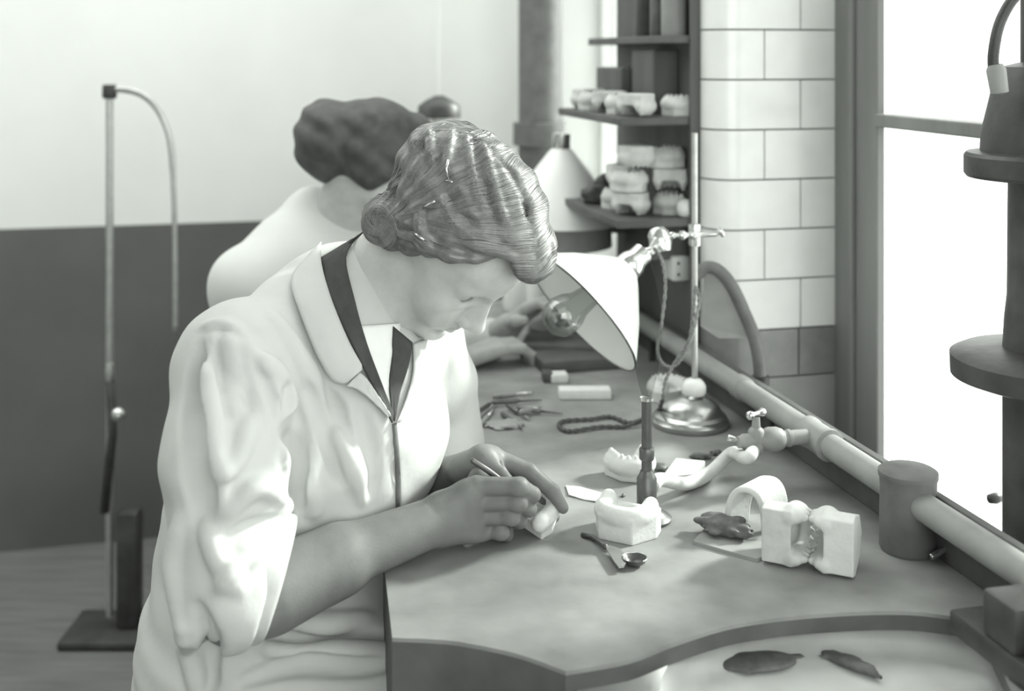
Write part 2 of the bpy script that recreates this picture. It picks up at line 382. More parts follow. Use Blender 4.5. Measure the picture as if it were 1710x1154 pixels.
def thick_slab(name, poly, z0, z1, material, parent):
    bm = bmesh.new(); vs = [bm.verts.new((x, y, z1)) for x, y in poly]; f = bm.faces.new(vs); f.normal_update()
    bmesh.ops.triangulate(bm, faces=[f]); bmesh.ops.recalc_face_normals(bm, faces=bm.faces)
    if bm.faces[:][0].normal.z < 0: bmesh.ops.reverse_faces(bm, faces=bm.faces)
    tops = [[v.index for v in fc.verts] for fc in bm.faces]; bm.verts.index_update(); tops = [[v.index for v in fc.verts] for fc in bm.faces]; bm.free()
    n = len(poly); V2 = [(x, y, z1) for x, y in poly]+[(x, y, z0) for x, y in poly]
    fs = [tuple(t) for t in tops]+[tuple(i+n for i in reversed(t)) for t in tops]+[(i, i+n, (i+1) % n+n, (i+1) % n) for i in range(n)]
    return MB().add(V2, fs).obj(name, material, parent)
thick_slab('tabletop', outline, ZB-.004, ZB, 'bench_wood', bench)
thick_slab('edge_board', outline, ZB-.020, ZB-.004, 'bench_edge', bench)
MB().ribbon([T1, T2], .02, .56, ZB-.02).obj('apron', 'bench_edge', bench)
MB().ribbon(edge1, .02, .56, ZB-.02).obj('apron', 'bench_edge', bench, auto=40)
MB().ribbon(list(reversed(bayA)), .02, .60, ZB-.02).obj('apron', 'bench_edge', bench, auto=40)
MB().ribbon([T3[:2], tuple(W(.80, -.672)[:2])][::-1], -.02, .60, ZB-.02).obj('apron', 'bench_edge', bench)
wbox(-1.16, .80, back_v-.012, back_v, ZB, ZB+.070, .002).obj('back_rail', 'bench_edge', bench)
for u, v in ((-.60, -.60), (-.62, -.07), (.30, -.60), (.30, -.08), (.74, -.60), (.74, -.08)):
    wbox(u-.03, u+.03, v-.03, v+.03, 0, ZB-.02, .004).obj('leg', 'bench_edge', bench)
# catch tray in the near bay
tray_c = Vector((.345, 1.03, 0)); tray = empty('catch_tray', 'pale shallow tin tray hung in the near bay of the bench', 'tray', (tray_c.x, tray_c.y, .60))
def ell_bowl(prof, c, ex, ey, n=56):
    mb = MB(); vs = []; fs = []
    for r, z in prof:
        for i in range(n):
            t = 2*math.pi*i/n; sq = (abs(math.cos(t))**2.6+abs(math.sin(t))**2.6)**(-1/2.6)
            vs.append((c.x+ex*r*sq*math.cos(t), c.y+ey*r*sq*math.sin(t), z))
    m = len(prof)
    for j in range(m-1):
        for i in range(n): fs.append((j*n+i, j*n+(i+1) % n, (j+1)*n+(i+1) % n, (j+1)*n+i))
    fs.append(tuple((m-1)*n+i for i in range(n))); return mb.add(vs, fs)
ell_bowl([(1.03, .6995), (1.0, .696), (.965, .684), (.90, .674), (.6, .668), (.15, .667)], tray_c, .205, .205).obj('bowl', 'tin', tray, auto=50)
ell_bowl([(1.03, .6995), (1.035, .690), (1.0, .675), (.93, .664), (.6, .658), (.15, .657)], tray_c, .205, .205).obj('outer_shell', 'tin', tray, auto=50)
def lump(c, rx, ry, rz, seed, rot=0, h=.0025, nb=16, s0=.14, s1=.36):
    r = np.random.default_rng(seed); c = Vector(c); f = Field((c.x-rx*1.5-.01, c.y-ry*1.5-.01, c.z-rz*.6), (c.x+rx*1.5+.01, c.y+ry*1.5+.01, c.z+rz*2.6), h)
    ca, sa = math.cos(rot), math.sin(rot); ax = (Vector((ca, sa, 0)), Vector((-sa, ca, 0)), UP)
    f.ell(c+UP*rz*.5, (rx*.8, ry*.8, rz*.75), ax)
    for _ in range(nb):
        t = r.uniform(0, 6.28); w_ = r.uniform(.35, .95); q = c+ax[0]*rx*w_*math.cos(t)+ax[1]*ry*w_*math.sin(t)+UP*rz*r.uniform(.2, 1.25)*(1.25-w_*.7)
        f.ell(q, np.array((rx, ry, rz))*r.uniform(s0, s1), ax, k=rz*.15)
    f.half(lambda x, y, z: z-c.z+0*x+0*y); return f.mesh()
for k, (px, py, rx, ry, rot, lab) in enumerate(((1262, 1110, .054, .026, .1, 'dark oval lump of wax lying at the left of the tin tray'), (1418, 1112, .040, .012, -.75, 'dark long sliver of wax slanting in the middle of the tin tray'))):
    b = B(px, py, .673); v, f = lump(b, rx, ry, .007, 20+k, rot); tag(link('wax_lump', v, f, 'wax', loc=b), lab, 'wax lump', 'wax left in the catch tray')
for k, (px, py, sx, sy, rot, lab) in enumerate(((1120, 1150, .05, .03, .3, 'pale flat plaster shaving in the near left corner of the tin tray'), (1345, 1150, .05, .035, -.4, 'pale flat plaster shaving at the near edge of the tin tray'))):
    pass

# gas pipe with drum, tee, tap
PZ = .780
pipe = empty('gas_pipe', 'grey gas pipe along the back edge of the bench below the window', 'pipe', W(-.5, -.060, PZ))
MB().tube([W(-1.16, -.060, PZ), W(-.1, -.060, PZ), W(.28, -.060, PZ), W(.36, -.060, PZ-.004), W(.40, -.060, PZ-.03), W(.41, -.06, ZB)], .0165, 20).obj('tube', 'lead_pipe', pipe, auto=60)
u_d = -.665; dr = W(u_d, -.062, ZB)
drum = MB().lathe([(.031, 0), (.033, .004), (.032, .07), (.0325, .084), (.034, .086), (.034, .092), (.030, .0945), (.001, .096)], dr, UP, 32).obj('junction_drum', 'iron_drum', pipe, auto=40)
hb = dr+Vector((.02, -.036, .012)); MB().tube(spline([hb+Vector((-.008, -.004, -.004)), hb+Vector((.006, 0, .001)), hb+Vector((.024, .008, .008))], 5), [.004]*10+[.005], 8).obj('drum_lever', 'nickel', pipe, True)
u_t = -.447; tee = W(u_t, -.060, PZ)
MB().lathe([(.0165, -.034), (.0215, -.032), (.0215, -.024), (.020, -.02), (.020, .02), (.0215, .024), (.0215, .032), (.0165, .034)], tee, U, 24).obj('tee_joint', 'lead_pipe', pipe, auto=50)
for u in (-.20, -.9): MB().lathe([(.0165, -.014), (.019, -.012), (.019, .012), (.0165, .014)], W(u, -.060, PZ), U, 24).obj('coupling', 'lead_pipe', pipe, auto=50)
for u in (-1.0, -.30, .2): MB().lathe([(.006, 0), (.006, PZ-ZB-.012)], W(u, -.060, ZB), UP, 10).obj('pipe_foot', 'iron', pipe)
tap = empty('gas_tap', 'small grey gas tap with a T handle screwed into the bench pipe', 'tap', tee-V*.03)
tz = V*-1; tb = tee+tz*.018+UP*.004
MB().lathe([(.010, 0), (.010, .024), (.0115, .025), (.0115, .029), (.010, .03), (.010, .034), (.013, .036), (.016, .044), (.0165, .054), (.014, .063), (.0105, .068), (.0105, .092), (.008, .096), (.008, .10)], tb, tz, 20).obj('valve_body', 'lead_pipe', tap, auto=40)
pc = tb+tz*.074
MB().lathe([(.011, -.014), (.0115, -.006), (.011, .012), (.009, .016), (.006, .018), (.005, .032)], pc, UP, 16).obj('plug', 'lead_pipe', tap, auto=40)
def knobbar(c, d, L, r): return MB().lathe([(.001, -L-r), (r*1.5, -L-r*.5), (r*1.7, -L+r*.6), (r, -L+r*2), (r*.9, 0), (r, L-r*2), (r*1.7, L-r*.6), (r*1.5, L+r*.5), (.001, L+r)], c, d, 12)
knobbar(pc+UP*.036, (V*.9+U*.4).normalized(), .013, .0036).obj('tap_handle', 'nickel', tap, True)
MB().tube([pc+tz*.010, pc+tz*.022+U*.006, pc+tz*.036+UP*.004+U*.01], [.004, .003, .0045], 10).obj('lever', 'nickel', tap, True)
MB().lathe([(.0095, 0), (.0095, .010), (.0075, .012), (.0075, .026)], pc-UP*.006-tz*.004, (tz-U*.75-UP*.30).normalized(), 14).obj('hose_nozzle', 'lead_pipe', tap, auto=40)

# Bunsen burner, its hose and flame
bb = B(1080, 868); br = Vector((bb.x, bb.y, ZB))
burner = empty('bunsen_burner', 'tall thin bunsen burner standing behind the front plaster cast', 'burner', br)
MB().lathe([(.030, 0), (.031, .004), (.026, .008), (.016, .013), (.0125, .022), (.0125, .052), (.010, .056), (.0075, .062)], br, UP, 28).obj('base', 'dark_metal', burner, auto=45)
MB().lathe([(.0066, .06), (.0066, .150), (.0058, .150), (.0058, .135)], br, UP, 18, cap=False).obj('barrel', 'dark_metal', burner, auto=60)
MB().lathe([(.0062, .148), (.0085, .149), (.0085, .1525), (.0058, .153)], br, UP, 18).obj('barrel_lip', 'nickel', burner, auto=60)
MB().lathe([(.0085, .075), (.0095, .077), (.0095, .088), (.0085, .09)], br, UP, 18).obj('air_collar', 'dark_metal', burner, auto=60)
hd = (B(1140, 808)-br); hd.z = 0; hd.normalize()
MB().lathe([(.006, .008), (.006, .022), (.0072, .023), (.0072, .026), (.0055, .027)], br+UP*.034, hd, 14).obj('gas_inlet', 'nickel', burner, auto=50)
fl = MB().lathe([(.0055, .153), (.010, .168), (.0165, .20), (.019, .235), (.017, .268), (.010, .30), (.002, .325)], br, UP, 24, cap=False).obj('flame', 'flame_gas', burner, True)
hz0 = pc-UP*.006-tz*.004+(tz-U*.75-UP*.30).normalized()*.016
hs = spline([hz0, hz0+(tz-U*.75-UP*.30).normalized()*.02, B(1222, 757, .752), B(1185, 790, .732), B(1145, 808, .731), br+UP*.034+hd*.05, br+UP*.034+hd*.022], 7)
hose = tag(MB().tube(hs, .0088, 14).obj('rubber_hose', 'rubber_hose', None, True, loc=B(1185, 790)), 'pale rubber hose curving from the gas tap to the burner', 'hose')

# desk lamp on a brass stand
lb = B(1152, 708); lb = Vector((lb.x, lb.y, ZB)); LD = lb.y
lamp = empty('bench_lamp', 'adjustable lamp with white cone shade on a round brass stand', 'lamp', lb)
MB().lathe([(.060, 0), (.061, .003), (.061, .008), (.058, .011), (.057, .015), (.050, .019), (.047, .027), (.041, .034), (.028, .040), (.019, .044), (.018, .048)], lb, UP, 48).obj('base', 'brass', lamp, auto=35)
MB().lathe([(.018, .047), (.0195, .050), (.0195, .060), (.016, .066), (.012, .070), (.006, .072)], lb+Vector((.006, 0, 0)), UP, 24).obj('collar', 'porcelain', lamp, auto=40)
rt = P(1160, 222, LD); rx = rt.x
MB().tube([(rx, LD, ZB+.065), (rx, LD, rt.z)], .0048, 14).obj('rod', 'steel_rod', lamp, auto=60)
cl = P(1160, 392, LD)
MB().lathe([(.009, -.017), (.010, -.014), (.010, .014), (.009, .017)], cl, UP, 16).obj('clamp', 'nickel', lamp, auto=40)
a0 = P(1196, 391, LD-.012); a1 = P(1100, 394, LD-.012)
ad = (a1-a0).normalized(); L = (a1-a0).length
MB().lathe([(.004, 0), (.0042, .03), (.007, .034), (.007, .04), (.004, .042), (.004, .046), (.0075, .05), (.0075, .056), (.004, .058), (.004, .064), (.006, .067), (.006, .071), (.004, .073), (.004, L)], a0, ad, 16).obj('arm', 'nickel', lamp, auto=50)
MB().tube([a0, a0-ad*.006+UP*.005, a0-ad*.012-UP*.003], [.004, .006, .004], 8).obj('wing_screw', 'nickel', lamp, True)
axl = Vector((-.727, -.33, -.60)).normalized(); O = P(970, 521, 1.74); Nk = O-axl*.100
MB().lathe([(.001, -.012), (.011, -.012), (.017, -.004), (.018, .012), (.013, .026)], a1, (Vector((.2, -.3, -.9))).normalized(), 20).obj('swivel_joint', 'nickel', lamp, auto=40)
a2 = P(1088, 418, 1.785)
MB().tube(spline([a1, a2, Nk-axl*.035], 5), .0075, 12).obj('neck', 'nickel', lamp, True)
MB().lathe([(.010, -.038), (.0165, -.036), (.0175, -.02), (.0215, -.012), (.0225, .0), (.020, .004)], Nk, axl, 24).obj('lamp_socket', 'nickel', lamp, auto=40)
RS = .112
MB().lathe([(.019, -.002), (.024, .004), (.034, .012), (RS*.66, .052), (RS, .0985), (RS+.0012, .100), (RS-.001, .0995), (RS*.66-.0015, .0535), (.033, .0145), (.019, .004)], Nk, axl, 64, cap=False).obj('lamp_shade', 'enamel_white', lamp, auto=50)
MB().lathe([(RS-.0008, .0985), (RS+.0016, .0992), (RS+.0018, .1012), (RS-.0008, .1016)], Nk, axl, 64, cap=False).obj('shade_rim', 'dark_metal', lamp, auto=60)
bc = P(940, 527, 1.695); bx = (bc-Nk).normalized(); bl = (bc-Nk).length
MB().lathe([(.012, 0), (.013, bl*.25), (.014, bl*.45), (.020, bl-.030), (.0265, bl-.016), (.0295, bl), (.0275, bl+.013), (.019, bl+.024), (.008, bl+.0295), (.0005, bl+.031)], Nk, bx, 32, cap=False).obj('light_bulb', 'bulb_glass', lamp, True)
MB().lathe([(.012, -.002), (.0125, .03), (.010, .032)], Nk, bx, 20).obj('bulb_cap', 'brass', lamp, auto=50)
sk = P(1133, 446, 2.13)
cpts = [(1092, 414, 1.78), (1104, 432, 1.775), (1111, 475, 1.77), (1106, 530, 1.77), (1098, 580, 1.77), (1104, 604, 1.77), (1121, 613, 1.77), (1140, 596, 1.765), (1157, 555, 1.77), (1167, 505, 1.795), (1162, 480, 1.80), (1158, 520, 1.79), (1150, 570, 1.775), (1128, 604, 1.77), (1112, 635, 1.765), (1106, 668, 1.765)]
cp = [P(*q) for q in cpts]+[B(1096, 690, ZB+.006), B(1078, 698, ZB+.004), B(1052, 706, ZB+.004), B(1020, 696, ZB+.004), B(985, 700, ZB+.004), B(942, 703, ZB+.004), B(934, 712, ZB+.004), B(952, 720, ZB+.004), B(1000, 713, ZB+.004), B(1045, 712, ZB+.004), B(1068, 702, ZB+.009)]
cs = spline(cp, 14)
def twisted(path, r, off, turns):
    mb = MB(); N = len(path)
    for ph in (0, math.pi):
        q = []; a = Vector((0, 1, 0))
        for i, p in enumerate(path):
            t = (path[min(i+1, N-1)]-path[max(i-1, 0)]).normalized(); a = (a-t*a.dot(t)).normalized(); b = t.cross(a); an = ph+i*turns
            q.append(p+(a*math.cos(an)+b*math.sin(an))*off)
        mb.tube(q, r, 6)
    return mb
cut = 15*14
cord = empty('lamp_cord', 'twisted fabric flex hanging from the lamp and looping onto the bench', 'cord', B(1078, 698))
twisted(cs[:cut], .0017, .0014, .8).obj('hanging_flex', 'cord_fabric', cord, True)
twisted(cs[cut-1:], .0021, .0015, .8).obj('loose_loop', 'cord_dark', cord, True)
# ---------------------------------------------------------------- plaster casts
def cast_mesh(poly, H, teeth=True, w=1.0, ridge_h=.010, seed=1, h=.0012, arch=None, drop=.0):
    """trimmed dental cast: polygonal base, horseshoe ridge, row of teeth; local frame, +y is the front of the jaw"""
    r = np.random.default_rng(seed); f = Field((-.05, -.042, -.004), (.05, .048, H+ridge_h+.020), h)
    n = len(poly); pl = []
    for i in range(n):
        (x0, y0), (x1, y1) = poly[i], poly[(i+1) % n]; L = math.hypot(x1-x0, y1-y0); pl.append(((y1-y0)/L, -(x1-x0)/L, x0, y0))
    def prism(x, y, z):
        d = np.maximum(-z, z-H)+0*x+0*y
        for nx, ny, x0, y0 in pl: d = np.maximum(d, nx*(x-x0)+ny*(y-y0)+.06*(z-H*.5)*0)
        return d
    f.op(prism, (-.05, -.042, 0), (.05, .048, H))
    aw, ad = arch or (.0235*w, .040)
    def U_at(t):                                              # t -1..1 round the arch
        s = abs(t); x = aw*(1 if s > .55 else math.sin(s/.55*math.pi/2)) if False else aw*math.sin(min(1, s/.62)*math.pi/2)
        y = .021-ad*(1-math.cos(min(1, s/.62)*math.pi/2))*.55-(ad*.55)*max(0, s-.62)/.38
        return (math.copysign(x, t), y)
    pts = [U_at(-1+2*i/24) for i in range(25)]
    for i in range(24):
        a, b = pts[i], pts[i+1]; f.cone((a[0], a[1], H), (b[0], b[1], H), .0072, .0072, .006)
        f.cone((a[0], a[1], H+ridge_h*.6), (b[0], b[1], H+ridge_h*.6), .0052, .0052, .005)
    f.ell((0, -.002, H-.004), (aw-.008, .022, .009+drop), k=.004, mode='s')
    if teeth:
        for i in range(12):
            t = -.92+1.84*i/11; x, y = U_at(t); big = 1+.35*(abs(t) > .5); q = r.uniform(.9, 1.1)
            f.ell((x, y, H+ridge_h+.002), (.0034*big, .0030*big, .0062*q), k=.0022)
    else:
        for s in (-1, 1): f.ell((s*(aw+.001), pts[0][1]+.004, H+ridge_h*.7), (.008, .010, .009), k=.005)
        f.cone((-.006, .018, H+.004), (.006, .018, H+.004), .006, .006, .004)
    return f.mesh()
POLY = [(-.030, -.028), (.030, -.028), (.034, -.014), (.024, .016), (.0, .031), (-.024, .016), (-.034, -.014)]
def cast(name, mesh, label, loc, rot, material='plaster', group=None, base=None, cat='dental cast'):
    v, fa = mesh; o = link(name, v, fa, material); o.location = loc; o.rotation_euler = rot
    return tag(o, label, cat, group)
MESH_T = cast_mesh(POLY, .018, True, seed=3); MESH_T2 = cast_mesh(POLY, .033, True, seed=5)
MESH_G = cast_mesh([(-.037, -.030), (.037, -.030), (.040, -.008), (.022, .026), (-.022, .026), (-.040, -.008)], .029, False, arch=(.027, .040), seed=9, ridge_h=.008, drop=.006)
def bloc(px, py, z=ZB): b = B(px, py, z); return Vector((b.x, b.y, z))
TEE = 'plaster casts lying on the bench'
cast('plaster_cast', MESH_G, 'white angular plaster cast with two horns in front of the burner', bloc(1041, 893), (0, 0, math.radians(152)), group=TEE)
cast('plaster_cast', MESH_T, 'white toothed plaster cast lying behind the burner stem', bloc(1056, 795), (0, 0, math.radians(200)), group=TEE)
cast('plaster_cast', MESH_T, 'white toothed plaster cast resting against the foot of the lamp stand', bloc(1112, 664), (math.radians(0), 0, math.radians(30)), group=TEE)
# pair of casts standing on their heels, teeth meeting
def frame(x, y, z): return Matrix((x, y, z)).transposed().to_euler()
axp = Vector((.90, -.43, 0)).normalized(); dp = UP.cross(axp)
pa = bloc(1299, 945); pz = Vector((0, 0, .0285))
o1 = cast('plaster_cast', MESH_T2, 'left hand cast of the pair lying on its side, teeth meeting its partner', pa+axp*-.018+dp*.024+UP*.034, frame(UP*-1, dp, axp), 'stone_plaster', 'plaster casts lying on their sides')
tip = pa+axp*.084+dp*.024
o2 = cast('plaster_cast', MESH_T2, 'right hand cast of the pair lying on its side, teeth meeting its partner', Vector((tip.x, tip.y, ZB+.034)), frame(UP, dp, axp*-1), 'plaster', 'plaster casts lying on their sides')
# horseshoe arch standing up on a plate
def tunnel(c, wdir, ddir, wid, hgt, th, dep, n=22):
    vs = []; fs = []
    for k in range(2):
        for rr in (0, 1):
            for i in range(n+1):
                t = math.pi*i/n; a = (wid-th*rr); b = (hgt-th*1.1*rr); flare = 1.0+.06*k
                x = -a*math.copysign(abs(math.cos(t))**.8, math.cos(t))*flare; z = b*abs(math.sin(t))**.75*(1+.10*k)
                vs.append(Vector(c)+Vector(wdir)*x+UP*z+Vector(ddir)*(dep*k+.006*math.sin(t)*k))
    m = n+1
    for i in range(n):
        fs += [(i, i+1, m+i+1, m+i), (2*m+i, 3*m+i, 3*m+i+1, 2*m+i+1), (i, 2*m+i, 2*m+i+1, i+1), (m+i, m+i+1, 3*m+i+1, 3*m+i)]
    for i in (0, n): fs.append((i, m+i, 3*m+i, 2*m+i))
    return MB().add(vs, fs)
ac = bloc(1243, 893); dd = Vector((.80, .60, 0)).normalized(); wd = Vector((.93, -.36, 0)).normalized()
arch = empty('plaster_arch', 'tall white horseshoe plaster arch standing open side forward on a plate', 'plaster arch', (ac.x, ac.y, ZB+.004))
ao = tunnel((ac.x, ac.y, ZB+.004), wd, dd, .0255, .053, .0065, .040).obj('arch_wall', 'plaster', arch, auto=50)
bv = ao.modifiers.new('bevel', 'BEVEL'); bv.width = .0025; bv.segments = 3; bv.limit_method = 'ANGLE'
q = Vector((ac.x, ac.y, ZB+.004))+wd*.026+dd*.02+UP*.022
MB().tube(spline([q+Vector((-.006, -.01, .004)), q+Vector((0, -.012, -.002)), q+Vector((.008, -.004, .006)), q+Vector((.016, .004, .006))], 4), .0016, 6).obj('wire_clasp', 'dark_metal', arch, True)
pp = [plan(*x) for x in ((1157, 909), (1196, 868), (1290, 862), (1345, 885), (1300, 925), (1263, 939))]
plate = tag(MB().prism(pp, ZB, ZB+.004).obj('metal_plate', 'lead_pipe', None, loc=(pp[0][0], pp[0][1], ZB)), 'flat grey metal plate under the standing plaster arch', 'plate')
v, fa = lump(Vector((*plan(1212, 896), ZB+.004)), .036, .022, .016, 43, -.5, h=.0014, nb=90, s0=.06, s1=.26); tag(link('wax_lump', v, fa, 'wax', loc=(*plan(1212, 898), ZB+.004)), 'rough dark wax lump on the plate before the plaster arch', 'wax lump')
# flat block, charcoal, paper, spatula, spoon
blk = MB().prism([plan(*x) for x in ((1103, 812), (1128, 778), (1178, 783), (1160, 806))], ZB, ZB+.012).obj('plaster_slab', 'plaster_grey', None, loc=(*plan(1140, 795), ZB))
bv = blk.modifiers.new('bevel', 'BEVEL'); bv.width = .002; bv.segments = 2
tag(blk, 'low pale grey plaster slab under the rubber hose', 'plaster slab')
for k, (px, py, rx, ry, rz, lab) in enumerate(((1168, 766, .016, .008, .007, 'dark crumb of wax beside the far end of the hose'), (1196, 760, .008, .006, .006, 'smallest dark crumb of wax close under the gas tap'), (1100, 784, .012, .016, .007, 'dark rough wax scrap between two casts behind the burner'), (1041, 829, .005, .003, .003, 'tiny dark wax crumb at the tip of the paper scrap'))):
    b = bloc(px, py); v, fa = lump(b, rx, ry, rz, 60+k, .4*k, h=.0012); tag(link('wax_crumb', v, fa, 'wax', loc=b), lab, 'wax crumb', 'crumbs of wax on the bench')
def sheet_poly(pts, z, th, curl=.0):
    vs = []; n = len(pts)
    for k in range(2):
        for i, (x, y) in enumerate(pts): p = B(x, y, z); vs.append((p.x, p.y, z+th*(1-k)+curl*(i % 2)))
    return MB().add(vs, [tuple(range(n)), tuple(range(2*n-1, n-1, -1))]+[(i, i+n, (i+1) % n+n, (i+1) % n) for i in range(n)])
tag(sheet_poly(((945, 812), (968, 815), (1000, 823), (1030, 830), (1022, 834), (1004, 840), (975, 835), (950, 828)), ZB+.0005, .0012, .0008).obj('paper_scrap', 'paper', None, loc=bloc(985, 825)), 'torn white paper scrap on the bench beside the left hand', 'paper')
sp = empty('wax_spatula', 'wax spatula with a pale leaf blade and dark shaft below the front cast', 'spatula', bloc(1035, 930))
bl_ = [(1009, 912), (1020, 913), (1034, 918), (1044, 928), (1047, 940), (1042, 948), (1033, 949), (1026, 940), (1017, 926)]
o = sheet_poly(bl_, ZB+.006, .0016).obj('blade', 'nickel', sp)
MB().tube([B(1012, 914, ZB+.007), B(1001, 905, ZB+.005), B(990, 897, ZB+.004), B(972, 893, ZB+.003)], [.003, .0028, .0032, .0030], 8).obj('shaft', 'dark_metal', sp, True)
MB().lathe([(.004, 0), (.004, .006)], B(1037, 940, ZB), UP, 10).obj('rest', 'nickel', sp)
sc = bloc(1060, 944); spn = empty('wax_spoon', 'small dark spoon bowl with a bright rim beside the spatula blade', 'spoon', sc)
def bowl(c, rx, ry, dep, rot):
    ca, sa = math.cos(rot), math.sin(rot); vs = []; fs = []; n = 24; prof = [(1, 1), (.93, .96), (.8, .55), (.5, .22), (.05, .12), ] ; outp = [(1.0, 1), (.86, .45), (.5, .06), (.05, 0)]
    for rr, zz in prof[::-1]+outp:
        for i in range(n):
            t = 2*math.pi*i/n; x, y = rx*rr*math.cos(t), ry*rr*math.sin(t); vs.append((c.x+ca*x-sa*y, c.y+sa*x+ca*y, c.z+dep*zz))
    m = len(prof)+len(outp)
    for j in range(m-1):
        for i in range(n): fs.append((j*n+i, j*n+(i+1) % n, (j+1)*n+(i+1) % n, (j+1)*n+i))
    fs.append(tuple(range(n))); fs.append(tuple((m-1)*n+i for i in range(n))); return MB().add(vs, fs)
bowl(sc, .014, .013, .009, .3).obj('bowl', 'dark_metal', spn, auto=60)
MB().tube([sc+Vector((.0142*math.cos(t), .0132*math.sin(t), .009)) for t in [i*math.pi/12-1.0 for i in range(16)]], .001, 6).obj('rim', 'nickel', spn, True)

# far part of the bench: blocks, tools, rag
def block(name, px, py, sx, sy, sz, rot, material, label, cat):
    b = bloc(px, py); a = Vector((math.cos(rot), math.sin(rot), 0)); o = MB().box(b+UP*sz/2, sx, sy, sz, (a, UP.cross(a), UP), .003).obj(name, material, None, loc=b, auto=40); return tag(o, label, cat)
block('plaster_block', 976, 664, .088, .03, .017, .02, 'plaster', 'long low white plaster block lying on the far bench', 'block')
block('plaster_block', 933, 637, .030, .03, .016, .1, 'plaster', 'short white plaster block behind the long block', 'block')
block('wax_block', 914, 636, .018, .03, .018, .1, 'charcoal', 'dark cube of wax beside the short white block', 'block')
block('tool_case', 935, 592, .14, .10, .03, -.15, 'cabinet_wood', 'flat dark tool case lying on the bench behind the bulb', 'case')
block('tool_case', 965, 610, .16, .09, .022, .25, 'bench_edge', 'flat dark tool case lying under the lamp shade', 'case')
labs = ['pale thin tool lying highest over the tool heap', 'dark tool pointing right out of the tool heap', 'dark tool leaning left in the heap', 'short pale tool at the near left of the heap', 'dark tool lying across the far side of the heap', 'bright tool with its tip toward the cord loop', 'dark slim tool nearest the woman in the heap', 'grey tool lying under the rag']
tl = [((823, 662), (892, 655), 'nickel'), ((862, 682), (940, 691), 'dark_metal'), ((792, 692), (838, 661), 'dark_metal'), ((800, 712), (826, 682), 'nickel'), ((820, 672), (905, 668), 'dark_metal'), ((868, 688), (905, 680), 'nickel'), ((838, 690), (872, 716), 'dark_metal'), ((846, 676), (884, 700), 'lead_pipe')]
for k, ((x0, y0), (x1, y1), m) in enumerate(tl):
    zz = ZB+.004+.004*(k % 3); a, b = B(x0, y0, zz), B(x1, y1, ZB+.004); t = empty('hand_tool', labs[k], 'tool', Vector((a.x, a.y, ZB)), 'hand tools heaped on the bench')
    c = a.lerp(b, .55); MB().tube([a, a.lerp(b, .1), c.lerp(a, .1), c], [.0025, .0042, .004, .0025], 8).obj('handle', 'dark_metal' if m != 'nickel' else 'lead_pipe', t, True)
    MB().tube([c, c.lerp(b, .8), b], [.0022, .0018, .0008], 6).obj('blade', m, t, True)
v, fa = lump(bloc(842, 712), .030, .022, .006, 77, .3, h=.0015, nb=40); tag(link('polishing_rag', v, fa, 'lead_pipe', loc=bloc(842, 712)), 'crumpled grey rag under the heap of hand tools', 'rag')

# ---------------------------------------------------------------- shelf unit on the pier
sh = empty('wall_shelf', 'dark wooden shelf unit full of plaster casts beside the tiled pier', 'shelf', W(.28, -.03, .72))
wbox(.055, .50, -.030, -.019, .73, 1.95, .002).obj('back_panel', 'cabinet_wood', sh)
wbox(.045, .054, -.045, -.012, .73, 1.95, .002).obj('side_panel', 'cabinet_wood', sh)
for z, dpt, u1 in ((.995, .16, .46), (1.175, .155, .45), (1.320, .075, .50)): wbox(.052, u1, -.019-dpt, -.019, z, z+.014, .002).obj('shelf_board', 'cabinet_wood', sh)
for u in (.10, .42): wbox(u-.008, u+.008, -.10, -.03, .93, .995, .002).obj('bracket', 'cabinet_wood', sh)
# boxes and bottles on the top boards
for k, (u, v, z, sx, sy, sz, lab) in enumerate(((.36, -.065, 1.189, .16, .06, .085, 'dark box standing behind the casts on the upper shelf, far end'), (.20, -.055, 1.189, .12, .05, .12, 'taller dark box behind the casts on the upper shelf, near end'))):
    b = W(u, v, z); tag(MB().box(b+UP*sz/2, sx, sy, sz, AX, .004).obj('storage_box', 'cabinet_wood', None, loc=b), lab, 'box', 'boxes on the upper shelf')
for k, u in enumerate((.10, .16, .24)):
    b = W(u, -.055, 1.334); tag(MB().lathe([(.022, 0), (.023, .004), (.023, .10), (.018, .12), (.009, .13), (.009, .15), (.011, .152), (.011, .16)], b, UP, 20).obj('bottle', ['lead_pipe', 'dark_metal', 'iron'][k], None, loc=b, auto=40), ['grey bottle nearest the tiles on the top board of the shelf', 'dark bottle in the middle of the top shelf board', 'dark bottle farthest from the tiles on the top shelf board'][k], 'bottle', 'bottles on the top shelf board')
ROW = ['plaster cast nearest the tiles on the upper shelf', 'plaster cast at the near front corner of the upper shelf', 'third plaster cast from the tiles on the upper shelf', 'fourth plaster cast from the tiles on the upper shelf', 'fifth plaster cast from the tiles on the upper shelf', 'plaster cast farthest from the tiles on the upper shelf']
base_cast = None
def shelf_cast(uu, vv, z, yaw, lab, grp, flip=False, sc_=1.0):
    global base_cast
    loc = W(uu, vv, z)
    if base_cast is None:
        v, fa = cast_mesh(POLY, .022, True, seed=21, h=.0022); base_cast = link('plaster_cast', v, fa, 'stone_plaster'); o = base_cast
    else: o = base_cast.copy(); COL.objects.link(o)
    if flip: loc = loc+UP*.042*sc_
    o.location = loc; o.rotation_euler = (math.pi if flip else 0, 0, ANG+yaw); o.scale = (sc_,)*3; return tag(o, lab, 'dental cast', grp)
for k, (u, v) in enumerate(((.092, -.052), (.090, -.125), (.168, -.132), (.243, -.130), (.318, -.132), (.40, -.130))): shelf_cast(u, v, 1.189, 1.6+.4*k, ROW[k], 'plaster casts in a row on the upper shelf', k % 2 == 1, .98)
LEV = ['bottom', 'middle', 'top']; CLM = ['right hand', 'middle', 'left hand']
